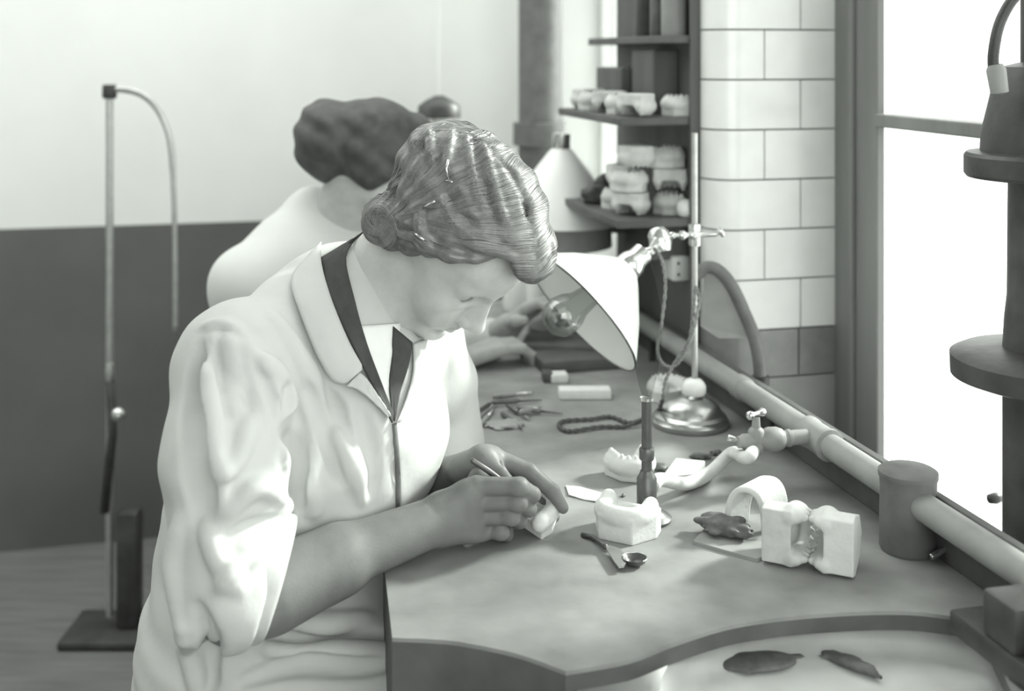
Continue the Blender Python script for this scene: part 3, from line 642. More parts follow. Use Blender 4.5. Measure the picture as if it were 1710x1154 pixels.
for lv in range(3):
    for k, (u, v) in enumerate(((.126, -.056), (.124, -.128), (.202, -.122))):
        if lv == 2 and k == 2: continue
        shelf_cast(u+.005*((lv*3+k) % 3-1), v+.004*((lv+k) % 2), 1.009+.0425*lv, 1.4+1.3*lv+.8*k, f'{CLM[k]} plaster cast in the {LEV[lv]} layer of the heap on the lower shelf', 'plaster casts heaped on the lower shelf', (lv+k) % 2 == 1, .98)
b = W(.070, -.044, 1.009); tag(MB().lathe([(.010, 0), (.016, .006), (.018, .016), (.0155, .026), (.009, .032), (.001, .033)], b, UP, 20).obj('porcelain_cup', 'porcelain', None, loc=b, auto=50), 'round white porcelain cup at the near end of the lower shelf', 'cup')
b = W(.385, -.085, 1.009); v, fa = lump(b, .042, .035, .04, 88, .4, h=.004); tag(link('charcoal_lump', v, fa, 'charcoal', loc=b), 'large dark rough lump at the far end of the lower shelf', 'lump')
b = W(.29, -.14, 1.009); v, fa = lump(b, .030, .025, .03, 89, .1, h=.004); tag(link('charcoal_lump', v, fa, 'charcoal', loc=b), 'smaller dark rough lump beside the heap of casts', 'lump')
# wall socket
so_ = W(.10, -.030, .915); sock = empty('wall_socket', 'white porcelain two pin socket on the dark panel beneath the shelf', 'socket', so_)
MB().lathe([(.030, 0), (.030, .012), (.024, .020), (.001, .021)], so_+U*.05, V*-1, 28).obj('back_plate', 'porcelain', sock, auto=45)
MB().box(so_+V*-.018, .040, .036, .046, AX, .006).obj('socket_body', 'porcelain', sock, auto=45)
for dz in (-.010, .010): MB().lathe([(.0028, 0), (.0028, .0015)], so_+U*-.019+V*-.024+UP*dz, U*-1, 10).obj('pin_hole', 'black', sock)
# bent iron pipe in front of the pier
bp = [P(1160, 462, 1.93), P(1178, 447, 1.93), P(1200, 452, 1.925), P(1222, 478, 1.92), P(1243, 522, 1.915), P(1260, 565, 1.91), P(1268, 605, 1.905), P(1270, 640, 1.90), P(1270, 668, 1.90)]
bent = empty('bent_pipe', 'curved dark iron pipe rising behind the bench pipe before the tiles', 'pipe', W(-.02, -.02, ZB))
MB().tube(spline(bp, 6), .0105, 14).obj('tube', 'iron_drum', bent, True)
MB().lathe([(.014, -.012), (.014, .012)], bp[-2], UP, 16).obj('coupling', 'iron', bent, auto=50)
pl_ = MB(); ins = [bp[1], bp[2], bp[3], bp[4], bp[5]]
vs = [Vector(p) for p in ins]+[P(1200, 565, 1.915), P(1170, 545, 1.925)]
pl_.add([p for p in vs]+[p+Vector((0, .004, 0)) for p in vs], [tuple(range(7)), tuple(range(13, 6, -1))]+[(i, (i+1) % 7, (i+1) % 7+7, i+7) for i in range(7)]); pl_.obj('guard_plate', 'lead_pipe', bent)

# ---------------------------------------------------------------- press column at the right
pc_ = W(-.70, .10, 0); press = empty('iron_press', 'tall dark iron press column with round collars before the window', 'press', pc_)
def zr(py, d=pc_.y-.02): return ZC-(py-HY)/F*d
prof = [(.056, 0), (.056, .03), (.05, .04), (.050, .09), (.050, zr(668)), (.050, zr(640))]
MB().lathe(prof, pc_, UP, 40).obj('column', 'iron', press, auto=40)
MB().lathe([(.05, zr(664)), (.088, zr(650)), (.108, zr(640)), (.109, zr(606)), (.098, zr(598)), (.05, zr(590))], pc_, UP, 48).obj('lower_collar', 'iron', press, auto=35)
MB().lathe([(.050, zr(592)), (.048, zr(540)), (.045, zr(500)), (.044, zr(300)), (.05, zr(292))], pc_, UP, 40).obj('shaft', 'iron', press, auto=40)
MB().lathe([(.05, zr(306)), (.090, zr(300)), (.093, zr(294)), (.093, zr(264)), (.090, zr(258)), (.07, zr(254))], pc_, UP, 48).obj('upper_collar', 'iron', press, auto=35)
MB().lathe([(.075, zr(258)), (.074, zr(225)), (.066, zr(175)), (.060, zr(135)), (.052, zr(112)), (.03, zr(104)), (.030, zr(-260)), (.001, zr(-262))], pc_, UP, 48).obj('bell_head', 'iron', press, auto=35)
dl = pc_.y-.06
lp = [P(1668, 150, dl), P(1660, 118, dl), P(1659, 90, dl), P(1666, 50, dl), P(1678, 20, dl), P(1694, -4, dl), P(1715, -22, dl)]
MB().tube(spline(lp, 6), .0062, 12).obj('lifting_handle', 'iron', press, True)
MB().lathe([(.004, -.016), (.010, -.014), (.011, .012), (.008, .018)], P(1666, 134, dl), (lp[0]-lp[2]).normalized()*-1, 14).obj('handle_ferrule', 'lead_pipe', press, auto=40)
# iron vice added in place of the shade at the near right corner
vb = Vector((*plan(1690, 1105), ZB)); filler = empty('dark_filler', 'added dark iron vice at the right end of the near bay', 'filler', vb)
MB().box(vb+UP*.012, .13, .05, .024, AX, .004).obj('filler_base', 'iron', filler, auto=40)
MB().box(vb+UP*.045-U*.01, .05, .046, .045, AX, .005).obj('jaw', 'iron', filler, auto=40)
MB().lathe([(.012, -.07), (.014, -.066), (.014, 0)], vb+UP*.03-U*.02, U, 16).obj('screw', 'iron', filler, auto=40)
MB().tube([vb+UP*.028-U*.075-UP*.045+V*.01, vb+UP*.028-U*.075+UP*.045-V*.01], .0045, 10).obj('handle_bar', 'iron', filler, True)
MB().lathe([(.014, -.012), (.021, -.010), (.021, .010), (.014, .012)], vb+UP*.028-U*.072, U, 24).obj('collar', 'nickel', filler, auto=40)
# ---------------------------------------------------------------- background
dp_ = P(900, 300, 2.95); drain = empty('drain_pipe', 'thick grey vertical pipe in the far corner of the room', 'pipe', (dp_.x, dp_.y, 0))
MB().lathe([(.052, 0), (.052, ROOM_TOP)], (dp_.x, dp_.y, 0), UP, 28).obj('tube', 'iron_drum', drain, auto=60)
for z in (1.10, 2.2): MB().lathe([(.053, -.03), (.066, -.028), (.066, .028), (.053, .03)], (dp_.x, dp_.y, z), UP, 28).obj('flange', 'iron_drum', drain, auto=40)
ds = Vector((P(183, 600, 2.62).x, 2.62, 0)); drill = empty('drill_stand', 'thin pale treadle drill stand with bent arm before the far wall', 'drill stand', ds)
zt = P(183, 150, 2.62).z
MB().tube([ds+UP*.04, ds+UP*zt], .0085, 12).obj('pole', 'steel_rod', drill, auto=60)
MB().tube(spline([ds+UP*zt]+[P(x, y, 2.62) for x, y in ((210, 150), (240, 160), (266, 187), (283, 230), (289, 290), (292, 400), (293, 560))], 6), [.0075]*30+[.006]*13, 10).obj('arm', 'steel_rod', drill, True)
MB().lathe([(.013, -.016), (.016, -.012), (.016, .012), (.013, .016)], ds+UP*(zt-.004), UP, 14).obj('pivot', 'iron', drill, auto=40)
MB().lathe([(.003, 0), (.012, .004), (.016, .016), (.012, .028), (.003, .032)], P(190, 686, 2.6), Vector((.7, -.5, -.3)), 14).obj('clamp_knob', 'nickel', drill, True)
MB().lathe([(.012, -.02), (.014, 0), (.012, .02)], P(184, 620, 2.62), UP, 14).obj('clamp', 'nickel', drill, auto=40)
MB().box(ds+Vector((.045, 0, .15)), .05, .05, .26, (Vector((1, 0, 0)), Vector((0, 1, 0)), UP), .01).obj('gear_housing', 'iron', drill, auto=40)
MB().tube([ds+UP*.6, ds+Vector((.01, -.01, .45)), ds+Vector((-.005, -.02, .28))], .010, 10).obj('drive_belt', 'iron', drill, True)
MB().box(ds+Vector((.01, 0, .01)), .20, .16, .02, (Vector((1, 0, 0)), Vector((0, 1, 0)), UP), .008).obj('base_plate', 'iron', drill, auto=40)
# second bench lamp behind the woman
l2 = P(938, 330, 2.45); lamp2 = empty('bench_lamp', 'second lamp with white cone shade, out of focus behind the woman', 'lamp', (l2.x, l2.y, ZB))
MB().lathe([(.018, .105), (.026, .098), (.06, .055), (.122, -.048), (.124, -.052), (.120, -.050), (.058, .052), (.018, .09)], l2, UP, 48, cap=False).obj('lamp_shade', 'enamel_white', lamp2, auto=50)
MB().lathe([(.104, -.050), (.106, -.10), (.100, -.10), (.098, -.050)], l2, UP, 40).obj('shade_skirt', 'lead_pipe', lamp2, auto=50)
MB().tube([(l2.x, l2.y, ZB+.02), (l2.x, l2.y, l2.z+.13)], .007, 12).obj('rod', 'steel_rod', lamp2)
MB().lathe([(.07, 0), (.07, .012), (.03, .03), (.01, .035)], (l2.x, l2.y, ZB), UP, 32).obj('base', 'iron', lamp2, auto=40)
MB().lathe([(.014, .09), (.020, .10), (.020, .135), (.012, .14)], l2, UP, 20).obj('lamp_socket', 'nickel', lamp2, auto=40)
hp = P(733, 184, 2.8); pend = empty('pendant_lamp', 'small dark pendant lamp hanging behind the woman\'s head', 'lamp', hp)
MB().lathe([(.010, .035), (.03, .025), (.05, .010), (.052, -.018), (.049, -.016), (.046, .008), (.010, .025)], hp, UP, 32, cap=False).obj('lamp_shade', 'iron', pend, auto=50)
MB().lathe([(.012, .02), (.02, .0), (.022, -.02), (.012, -.035), (.001, -.037)], hp, UP, 20).obj('light_bulb', 'porcelain', pend, True)
MB().tube([hp+UP*.03, (hp.x, hp.y, ROOM_TOP)], .0022, 6).obj('cord', 'wall_white', pend)
for k, (px, py, d, r, hh) in enumerate(((905, 590, 2.62, .035, .26), (872, 590, 2.66, .045, .20), (968, 590, 2.60, .022, .22))):
    b = Vector((P(px, py, d).x, d, ZB)); tag(MB().lathe([(r*.9, 0), (r, .01), (r, hh*.6), (r*.55, hh*.75), (r*.4, hh*.95), (r*.5, hh)], b, UP, 24).obj('jar', 'porcelain', None, loc=b, auto=40), ['tall white jar at the far end of the bench', 'wide white jar at the far end of the bench', 'slim white jar beside the second lamp'][k], 'jar', 'white jars at the far end of the bench')
# ---------------------------------------------------------------- the woman at the bench
class Frame3:
    """local head frame: r to her right, f forward, h up (metres)"""
    def __init__(s, c, f, h):
        s.c = Vector(c); s.f = Vector(f).normalized(); s.h = (Vector(h)-s.f*Vector(h).dot(s.f)).normalized(); s.r = s.f.cross(s.h)
        s.ax = (s.r, s.f, s.h)
    def __call__(s, r, f, h): return s.c+s.r*(r*.001)+s.f*(f*.001)+s.h*(h*.001)
    def local(s, p):
        q = np.asarray(p, dtype=np.float32)-A3(s.c); return q@np.array([list(a) for a in s.ax], dtype=np.float32).T*1000
TILT = math.radians(31)
HD = Frame3(P(760, 396, 1.42), (.629, 0, -.777), Vector((.777, 0, .629))*math.cos(TILT)+Vector((0, -1, 0))*math.sin(TILT))
YAW = math.radians(16); HD = Frame3(P(762, 381, 1.42), HD.f*math.cos(YAW)+HD.r*math.sin(YAW), HD.h)
def mm(*v): return tuple(x*.001 for x in v)
def head_field(H, lo, hi, h):
    F_ = Field(lo, hi, h); E = lambda c, r, k=0, m='u': F_.ell(H(*c), mm(*r), H.ax, k*.001, m)
    C = lambda a, b, ra, rb, k=0, m='u': F_.cone(H(*a), H(*b), ra*.001, rb*.001, k*.001, m)
    E((0, -2, 14), (73, 94, 84)); E((0, 36, -42), (57, 56, 68), 25); E((0, 62, 24), (54, 31, 40), 20)
    for s in (-1, 1):
        C((s*46, 8, -66), (s*10, 74, -103), 20, 17, 22); E((s*38, 60, -42), (24, 26, 26), 20)
        C((s*10, 88, 2), (s*44, 74, 4), 8, 7, 12); E((s*28, 72, -62), (22, 22, 24), 16)
    E((0, 82, -108), (18, 17, 15), 14); E((0, 84, -76), (24, 15, 18), 12)
    C((0, 82, -8), (0, 97, -47), 8, 14.5, 8); C((0, 89, -4), (0, 111, -43), 6, 7.5, 8); C((0, 96, -40), (0, 108, -46), 10, 9, 8); E((0, 114, -47), (9, 9, 8.5), 6)
    for s in (-1, 1):
        E((s*11, 101, -51), (6.5, 9, 7), 4); E((s*31, 92, -7), (17, 15, 13), 9, 's')
        E((s*31, 68, -9), (15.5, 14.5, 13.5), 3); C((s*20, 81, -15), (s*43, 75, -14), 1.8, 1.5, 2, 's')
        C((s*18, 83, 1), (s*43, 76, 1), 1.8, 1.4, 3, 's')
        E((s*6, 104, -54), (3.2, 4, 3), 2, 's'); E((s*72, -34, -12), (6, 12, 18), 6)
    C((0, 97, -58), (0, 98, -66), 2, 2, 4, 's')
    return F_
def lips(F_, H):
    C = lambda a, b, ra, rb, k=0, m='u': F_.cone(H(*a), H(*b), ra*.001, rb*.001, k*.001, m)
    for s in (-1, 1):
        C((s*19, 88, -76), (s*5, 98, -71), 2.5, 5, 4); C((s*5, 98, -71), (0, 98, -72), 5, 4.6, 3)
        C((s*18, 87, -79), (0, 96, -83), 3, 6, 4)
    for s in (-1, 1): C((s*23, 88, -77.5), (0, 102, -77), 1.5, 1.5, 2, 's')
    C((-14, 90, -93), (14, 90, -93), 5, 5, 8, 's')
lo = HD.c-Vector((.19, .14, .22)); hi = HD.c+Vector((.16, .15, .17))
hf = head_field(HD, lo, hi, .0017); lips(hf, HD)
NB = P(585, 520, 1.46); NT = HD(0, -22, -52)
hf.cone(NB, NT, .058, .050, .022); hf.cone(P(604, 548, 1.435), HD(0, 26, -86), .034, .028, .03)
hf.smooth(1)
parts = [hf.mesh()]; n_face = len(parts[0][0])
# forearms and hands, one field each
def hand(F_, palm, fingers, k=.005):
    F_.chain(*palm, k=.012)
    for pts, rs in fingers: F_.chain(pts, rs, k)
# right hand: holding the carving tool
Wr = P(738, 866, 1.352); ELB = P(392, 1010, 1.235)
fld = Field(Wr-Vector((.04, .06, .06)), P(905, 800, 1.38)+Vector((.03, .07, .05)), .0011)
fld.cone(P(560, 935, 1.29), Wr, .033, .026, .012)
RM = [P(796, 812, 1.360), P(794, 838, 1.362), P(797, 863, 1.366), P(805, 887, 1.372)]
for i, m in enumerate(RM): fld.cone(Wr+Vector((0, .0, .014-.0095*i)), m, .0165, .0118, .012)
fld.cone(RM[0].lerp(Wr, .25), RM[3].lerp(Wr, .25), .0125, .0115, .014)
fld.cone(P(770, 850, 1.385), P(790, 870, 1.392), .016, .014, .014)
def rfing(*q, r): return [P(*x) for x in q], r
FR = [rfing((796, 812, 1.360), (868, 812, 1.352), (890, 826, 1.366), (882, 840, 1.382), r=[.0112, .0100, .0088, .0075]),
      rfing((794, 838, 1.362), (866, 838, 1.356), (884, 850, 1.374), (868, 856, 1.392), r=[.0112, .0100, .0086, .0075]),
      rfing((797, 863, 1.366), (855, 862, 1.362), (868, 870, 1.382), (850, 873, 1.398), r=[.0108, .0095, .0084, .0072]),
      rfing((805, 887, 1.372), (838, 887, 1.370), (846, 893, 1.388), (830, 894, 1.400), r=[.0098, .0085, .0076, .0066]),
      rfing((772, 840, 1.388), (800, 796, 1.392), (830, 806, 1.392), (866, 826, 1.388), r=[.0125, .0110, .0095, .0078])]
for pts, rs in FR: fld.chain(pts, rs, .0035)
for i in range(3):                                              # clefts between the fingers
    a = RM[i].lerp(RM[i+1], .5); b = FR[i][0][1].lerp(FR[i+1][0][1], .5); fld.cone(a.lerp(b, .25)-Vector((0, .0125, 0)), b-Vector((0, .0115, 0)), .0022, .0022, .003, 's')
for pts, rs in FR[:4]: fld.ell(pts[1]-Vector((.001, .006, 0)), (.0095, .006, .0085), k=.006)
fld.smooth(1); parts.append(fld.mesh())
ff = Field(P(330, 1100, 1.2)-Vector((.05, .08, .05)), Wr+Vector((.03, .08, .12)), .0035)
ff.cone(ELB, P(560, 935, 1.29), .041, .0335, .01); ff.cone(P(560, 935, 1.29), Wr, .0335, .0262, .012); ff.cone(P(455, 985, 1.25), P(560, 940, 1.29), .043, .034, .02)
parts.append(ff.mesh())
# left hand: steadying the cast from behind
WL = P(738, 803, 1.485)
fld = Field(P(715, 830, 1.50)-Vector((.03, .13, .03)), P(950, 740, 1.45)+Vector((.02, .12, .03)), .0011)
fld.cone(P(700, 815, 1.60), WL, .033, .026, .012)
LM = [P(823, 764, 1.425), P(815, 762, 1.445), P(805, 768, 1.462), P(795, 778, 1.475)]
for i, m in enumerate(LM): fld.cone(WL+Vector((0, -.012+.008*i, .004)), m, .0165, .0130, .012)
fld.cone(LM[0].lerp(WL, .3), LM[3].lerp(WL, .3), .0135, .0125, .014)
FL = [rfing((823, 764, 1.425), (884, 788, 1.418), (922, 820, 1.410), (940, 848, 1.404), r=[.0120, .0102, .0090, .0070]),
      rfing((815, 762, 1.445), (880, 800, 1.452), (912, 838, 1.442), (925, 862, 1.430), r=[.0120, .0104, .0092, .0076]),
      rfing((805, 768, 1.462), (860, 812, 1.475), (890, 848, 1.465), (902, 868, 1.452), r=[.0118, .0100, .0088, .0074]),
      rfing((795, 778, 1.475), (835, 822, 1.490), (858, 850, 1.482), (868, 868, 1.470), r=[.0108, .0090, .0080, .0068]),
      rfing((775, 785, 1.436), (806, 769, 1.408), (834, 790, 1.400), (856, 812, 1.400), r=[.0150, .0125, .0105, .0085])]
for pts, rs in FL: fld.chain(pts, rs, .0035)
fld.ell(P(812, 766, 1.412), (.015, .015, .013), k=.012); fld.cone(P(752, 798, 1.462), P(800, 772, 1.412), .017, .0135, .02)
a, b = P(838, 775, 1.402), P(858, 800, 1.400); fld.cone(a, b, .003, .003, .004, 's')
fld.smooth(1); parts.append(fld.mesh())
ff = Field(P(640, 860, 1.72)-Vector((.05, .12, .05)), WL+Vector((.05, .22, .12)), .0035)
ff.cone(P(725, 762, 1.66), WL, .040, .027, .01); parts.append(ff.mesh())
# hidden trunk and legs so that the figure is whole
tf = Field(P(240, 1290, 1.35)-Vector((.12, .25, .62)), P(760, 420, 1.5)+Vector((.3, .35, .02)), .009)
SR = P(384, 596, 1.315); SL = P(690, 520, 1.56); PEL = P(455, 1130, 1.45)
tf.cone(P(560, 590, 1.46), P(500, 850, 1.46), .085, .095, .05); tf.cone(P(500, 850, 1.46), PEL, .095, .11, .05); tf.cone(SR, SL, .036, .036, .05)
tf.cone(NB, P(560, 590, 1.46), .055, .07, .04); tf.cone(SR, ELB, .034, .034, .02); tf.cone(SL, P(735, 755, 1.65), .036, .034, .02)
KR = Vector((.06, 1.26, .50)); KL = Vector((.12, 1.52, .50)); AR = Vector((.05, 1.27, .07)); AL = Vector((.10, 1.52, .07))
tf.cone(PEL+Vector((.02, -.08, -.02)), KR, .075, .055, .03); tf.cone(PEL+Vector((.06, .08, -.02)), KL, .075, .055, .03)
for k_, a_ in ((KR, AR), (KL, AL)): tf.cone(k_, a_, .05, .032, .02); tf.cone(a_, a_+Vector((.12, -.03, -.035)), .032, .026, .02)
parts.append(tf.mesh())
woman = empty('person', 'woman in a white lab coat bent over a plaster cast, carving tool in hand', 'person', (PEL.x, PEL.y, 0))
v, fa = join(parts); bod = link('body', v, fa, 'skin', woman)
def tone(o, n, arms, H=None, vv=None):
    at = o.data.color_attributes.new('tone', 'FLOAT_COLOR', 'POINT'); t = np.full((len(o.data.vertices), 4), arms, dtype=np.float32); t[:n] = 1
    if H is not None:                                              # own-colour lips, brows, lashes; shade painted into lid crease, mouth line and nostrils
        q = H.local(vv[:n]); rr = np.abs(q[:, 0])
        def line(pts, w, depth):
            p = np.array([list(x) for x in spline(pts, 6)]); dd = np.full(n, 1e9)
            for k in range(len(p)-1):
                ba = p[k+1]-p[k]; pa = np.stack([rr, q[:, 1], q[:, 2]], 1)-p[k]; hh = np.clip(pa@ba/(ba@ba), 0, 1); dd = np.minimum(dd, np.linalg.norm(pa-hh[:, None]*ba, axis=1))
            t[:n] *= (1-depth*np.exp(-(dd/w)**2))[:, None]
        line([(12, 92, 10), (22, 89, 15), (34, 83, 16), (48, 70, 9)], 3.4, .5)
        line([(18, 82, -15), (26, 83, -17), (35, 81, -17), (45, 72, -13)], 2.2, .62)
        line([(18, 83, 1), (30, 82, 2), (43, 75, 1)], 2.6, .35)
        line([(0, 101, -72), (8, 99, -72), (19, 90, -76)], 4.2, .34); line([(0, 98, -83), (18, 88, -79)], 4.5, .30); line([(0, 100, -77), (12, 97, -77), (23, 87, -77)], 1.6, .45)
        line([(5, 105, -56), (8, 102, -56)], 2.5, .5)
    at.data.foreach_set('color', t.ravel())
tone(bod, n_face, .36, HD, v)                                            # arms painted darker to stand in for their shade, paler face
# ------------------------------ coat
G = Vector((.8, -.6, 0)); SD = Vector((-.6, -.8, 0))              # where the chest faces, her right side
ct = Field((-.50, 1.02, .40), (.20, 1.80, 1.12), .0033)
axT = (SD, G, UP)
TOPC = P(560, 600, 1.465)
# near sleeve
E1 = P(385, 985, 1.235)
ct.cone(SR+Vector((-.002, -.004, -.012)), P(376, 760, 1.262), .060, .062, .022); ct.cone(P(376, 760, 1.262), E1, .062, .061, .03)
ct.cone(E1+Vector((.002, 0, .004)), P(418, 972, 1.250), .058, .054, .02)
cq = P(446, 970, 1.25); nq = Vector((.93, .16, -.30)).normalized(); cs_ = cq+nq*.045
ct.op(lambda x, y, z: np.maximum(-((x-cq.x)*nq.x+(y-cq.y)*nq.y+(z-cq.z)*nq.z), np.sqrt((x-cs_.x)**2+(y-cs_.y)**2+(z-cs_.z)**2)-.088), cs_-Vector((.1, .1, .1)), cs_+Vector((.1, .1, .1)), .0, 's')
ct.cone(P(380, 975, 1.24), cq+nq*.02, .050, .050, .004, 's')
ct.ell(P(555, 640, 1.465), (.150, .105, .16), axT); ct.ell(P(530, 760, 1.455), (.150, .122, .17), axT, .06)
ct.ell(P(470, 930, 1.455), (.156, .126, .20), axT, .08); ct.ell(P(462, 1120, 1.455), (.160, .140, .15), axT, .08)
ct.cone(SR+Vector((.012, .01, -.002)), P(560, 512, 1.465), .056, .058, .04); ct.cone(SL+Vector((-.01, 0, -.01)), P(590, 505, 1.475), .055, .060, .045)
ct.ell(P(590, 720, 1.43)+G*.045, (.105, .055, .085), axT, .05)
ct.cone(NB+Vector((.0, 0, -.02)), P(590, 500, 1.46), .072, .066, .03)
# skirt over the lap
ct.cone(P(430, 1110, 1.40), Vector((.06, 1.27, .50)), .115, .085, .06); ct.cone(P(560, 1090, 1.56), Vector((.12, 1.52, .50)), .110, .085, .06)
ct.ell(P(560, 1120, 1.44), (.14, .14, .075), None, .05)
# far sleeve
ct.cone(SL, P(722, 640, 1.60), .060, .057, .02); ct.cone(P(722, 640, 1.60), P(738, 735, 1.635), .057, .056, .02); ct.cone(P(738, 735, 1.635), P(738, 775, 1.575), .054, .050, .02)
# folds (pixel paths traced over the cloth)
FO = lambda pts, r=.012, amp=.006, k=.010, up=True: ct.fold(pts, r*.9, min(amp*1.65, r*1.1), k*.6, up)
# ridge / furrow pairs down the near sleeve
FO([(352, 560), (352, 640), (360, 740), (372, 850)], .013, .012)
FO([(334, 566), (330, 650), (338, 760), (350, 850)], .010, .010, .008, False)
FO([(366, 562), (370, 640), (380, 700)], .007, .009, .005, False)
FO([(394, 566), (404, 630), (420, 690)], .006, .008, .005, False)
FO([(345, 552), (350, 590), (352, 620)], .005, .006, .004, False)
FO([(385, 560), (392, 610), (408, 650)], .010, .006)
FO([(405, 565), (440, 640), (462, 720), (470, 790)], .014, .008)
FO([(424, 600), (456, 660), (474, 740), (480, 820)], .010, .014, .006, False)
FO([(330, 600), (322, 700), (326, 800), (345, 900)], .016, .006, .012, False)
FO([(378, 860), (430, 810), (486, 850)], .010, .008)
FO([(372, 905), (420, 880), (480, 868)], .009, .009, .006, False)
FO([(345, 870), (362, 930), (400, 985)], .012, .008)
FO([(372, 800), (400, 760), (420, 700)], .012, .005)
FO([(360, 990), (400, 940), (440, 915)], .009, .005)
FO([(335, 548), (372, 541), (405, 556)], .006, .005, .004)
FO([(330, 556), (372, 551), (408, 568)], .004, .004, .003, False)
# trunk folds
FO([(536, 640), (566, 690), (590, 760)], .009, .006, .008, False)
FO([(600, 680), (616, 740), (620, 820)], .012, .005, .01, False)
FO([(440, 600), (470, 640), (482, 720)], .012, .008)
FO([(450, 520), (500, 600), (530, 700), (540, 800)], .016, .006)
FO([(510, 640), (545, 720), (570, 800)], .012, .006, .010, False)
FO([(560, 720), (590, 780), (606, 840)], .010, .006)
FO([(500, 740), (520, 800), (524, 860)], .014, .007, .010)
FO([(486, 640), (492, 740), (498, 840)], .014, .010, .010, False)
FO([(300, 860), (290, 950), (300, 1050)], .014, .007, .010)
FO([(330, 1010), (350, 1080), (350, 1150)], .012, .007, .010, False)
FO([(300, 1040), (320, 1110), (330, 1150)], .012, .006)
# lap folds
FO([(440, 1060), (520, 1072), (600, 1068), (655, 1064)], .012, .012, .008, False)
FO([(440, 1082), (520, 1094), (600, 1090), (655, 1084)], .012, .009)
FO([(400, 1140), (470, 1118), (560, 1112), (655, 1112)], .012, .012, .008, False)
FO([(470, 1030), (540, 1040), (620, 1030)], .012, .006)
FO([(655, 720), (660, 780), (664, 850)], .003, .003, .003, False)
rngc = np.random.default_rng(3)
X_, Y_, Z_ = ct._p((slice(None),)*3)
ct.f += (.0016*np.sin(38*X_+22*Z_+9*np.sin(11*Z_))*np.cos(31*Z_-17*Y_) + .0010*np.sin(85*Z_+40*X_)*np.sin(60*Y_+30*X_)).astype(np.float32)
ct.smooth(1)
v, fa = ct.mesh(); coat = link('coat', v, fa, 'coat_cotton', woman); coat['label'] = 'loose white cotton lab coat with turned back cuffs'
# turned-back cuff hanging open round the forearm
def ring(px, py, dd, n, ra, rb):
    n = Vector(n).normalized(); up = (UP-n*n.z).normalized(); sd = n.cross(up); c = P(px, py, dd); return [c+up*(ra*math.sin(2*math.pi*k/40))+sd*(rb*math.cos(2*math.pi*k/40)) for k in range(40)]
nc = Vector((.93, .16, -.30)); rc_ = np.random.default_rng(5)
rings = [ring(362, 955, 1.240, (1, .1, -.10), .060, .057), ring(365, 955, 1.240, (1, .1, -.14), .0690, .065), ring(400, 960, 1.244, (1, .12, -.2), .0690, .064), ring(440, 966, 1.250, (1, .14, -.28), .0685, .062), ring(460, 968, 1.254, nc, .0680, .060), ring(465, 969, 1.2555, nc, .0665, .058), ring(465, 969, 1.2555, nc, .0630, .0555), ring(452, 969, 1.253, nc, .0610, .054), ring(425, 968, 1.247, (1, .12, -.25), .058, .05)]
for i, rg in enumerate(rings):
    c_ = sum(rg, Vector())/40
    for k in range(40):
        t = 2*math.pi*k/40; rg[k] = rg[k]+(rg[k]-c_)*(.035*math.sin(3*t+.5*i)+.025*math.sin(7*t+1.1*i)*(1 if i < 6 else .4))
cf = MB(); cf.add([p for rg in rings for p in rg], [(i*40+k, i*40+(k+1) % 40, (i+1)*40+(k+1) % 40, (i+1)*40+k) for i in range(len(rings)-1) for k in range(40)])
co = cf.obj('cuff', 'coat_cotton', coat, True); sb = co.modifiers.new('smooth', 'SUBSURF'); sb.levels = 1; sb.render_levels = 1
def resample(pts, n):
    s = spline([Vector((x, y, 0)) for x, y in pts], 6) if len(pts) > 2 else [Vector((x, y, 0)) for x, y in pts]
    L = [0]
    for a, b in zip(s[:-1], s[1:]): L.append(L[-1]+(b-a).length)
    out = []
    for i in range(n):
        t = L[-1]*i/(n-1); j = min(len(s)-2, max(k for k in range(len(L)) if L[k] <= t+1e-6)); j = min(j, len(s)-2)
        out.append(s[j].lerp(s[j+1], (t-L[j])/max(1e-6, L[j+1]-L[j])))
    return out
def cloth(name, left, right, material, off0, off1, fld=None, n=26, m=9, th=.0022, parent=None, fb=1.44, bulge=0.0):
    """a flap of cloth lying over the field: a strip between two edges, lifted off0 at the left edge and off1 at the right"""
    fld = fld or ct; A = resample(left, n); Bq = resample(right, n); pts = []; last = None
    dep = np.full((n, m), np.nan)
    pix = [[A[i].lerp(Bq[i], j/(m-1)) for j in range(m)] for i in range(n)]
    for i in range(n):
        for j in range(m):
            h = fld.hit(pix[i][j].x, pix[i][j].y); dep[i, j] = h.y if h is not None else np.nan
    if np.isnan(dep).all(): dep[:] = fb
    for _ in range(60):                                            # fill and calm the depths
        nan = np.isnan(dep)
        if not nan.any(): break
        p = np.pad(dep, 1, constant_values=np.nan); st = np.stack([p[:-2, 1:-1], p[2:, 1:-1], p[1:-1, :-2], p[1:-1, 2:]])
        with np.errstate(all='ignore'):
            import warnings; warnings.simplefilter('ignore'); mn = np.nanmean(st, 0)
        dep = np.where(nan, mn, dep)
    for _ in range(2): p = np.pad(dep, 1, mode='edge'); dep = np.minimum(dep, (p[:-2, 1:-1]+p[2:, 1:-1]+p[1:-1, :-2]+p[1:-1, 2:]+2*dep)/6)
    vs = []
    for i in range(n):
        for j in range(m):
            t = j/(m-1); d = dep[i, j]-(off0+(off1-off0)*t+bulge*math.sin(math.pi*t)); vs.append(P(pix[i][j].x, pix[i][j].y, d))
    fs = [(i*m+j, i*m+j+1, (i+1)*m+j+1, (i+1)*m+j) for i in range(n-1) for j in range(m-1)]
    o = MB().add(vs, fs).obj(name, material, parent or woman, True)
    so2 = o.modifiers.new('thick', 'SOLIDIFY'); so2.thickness = th; so2.offset = 0; return o
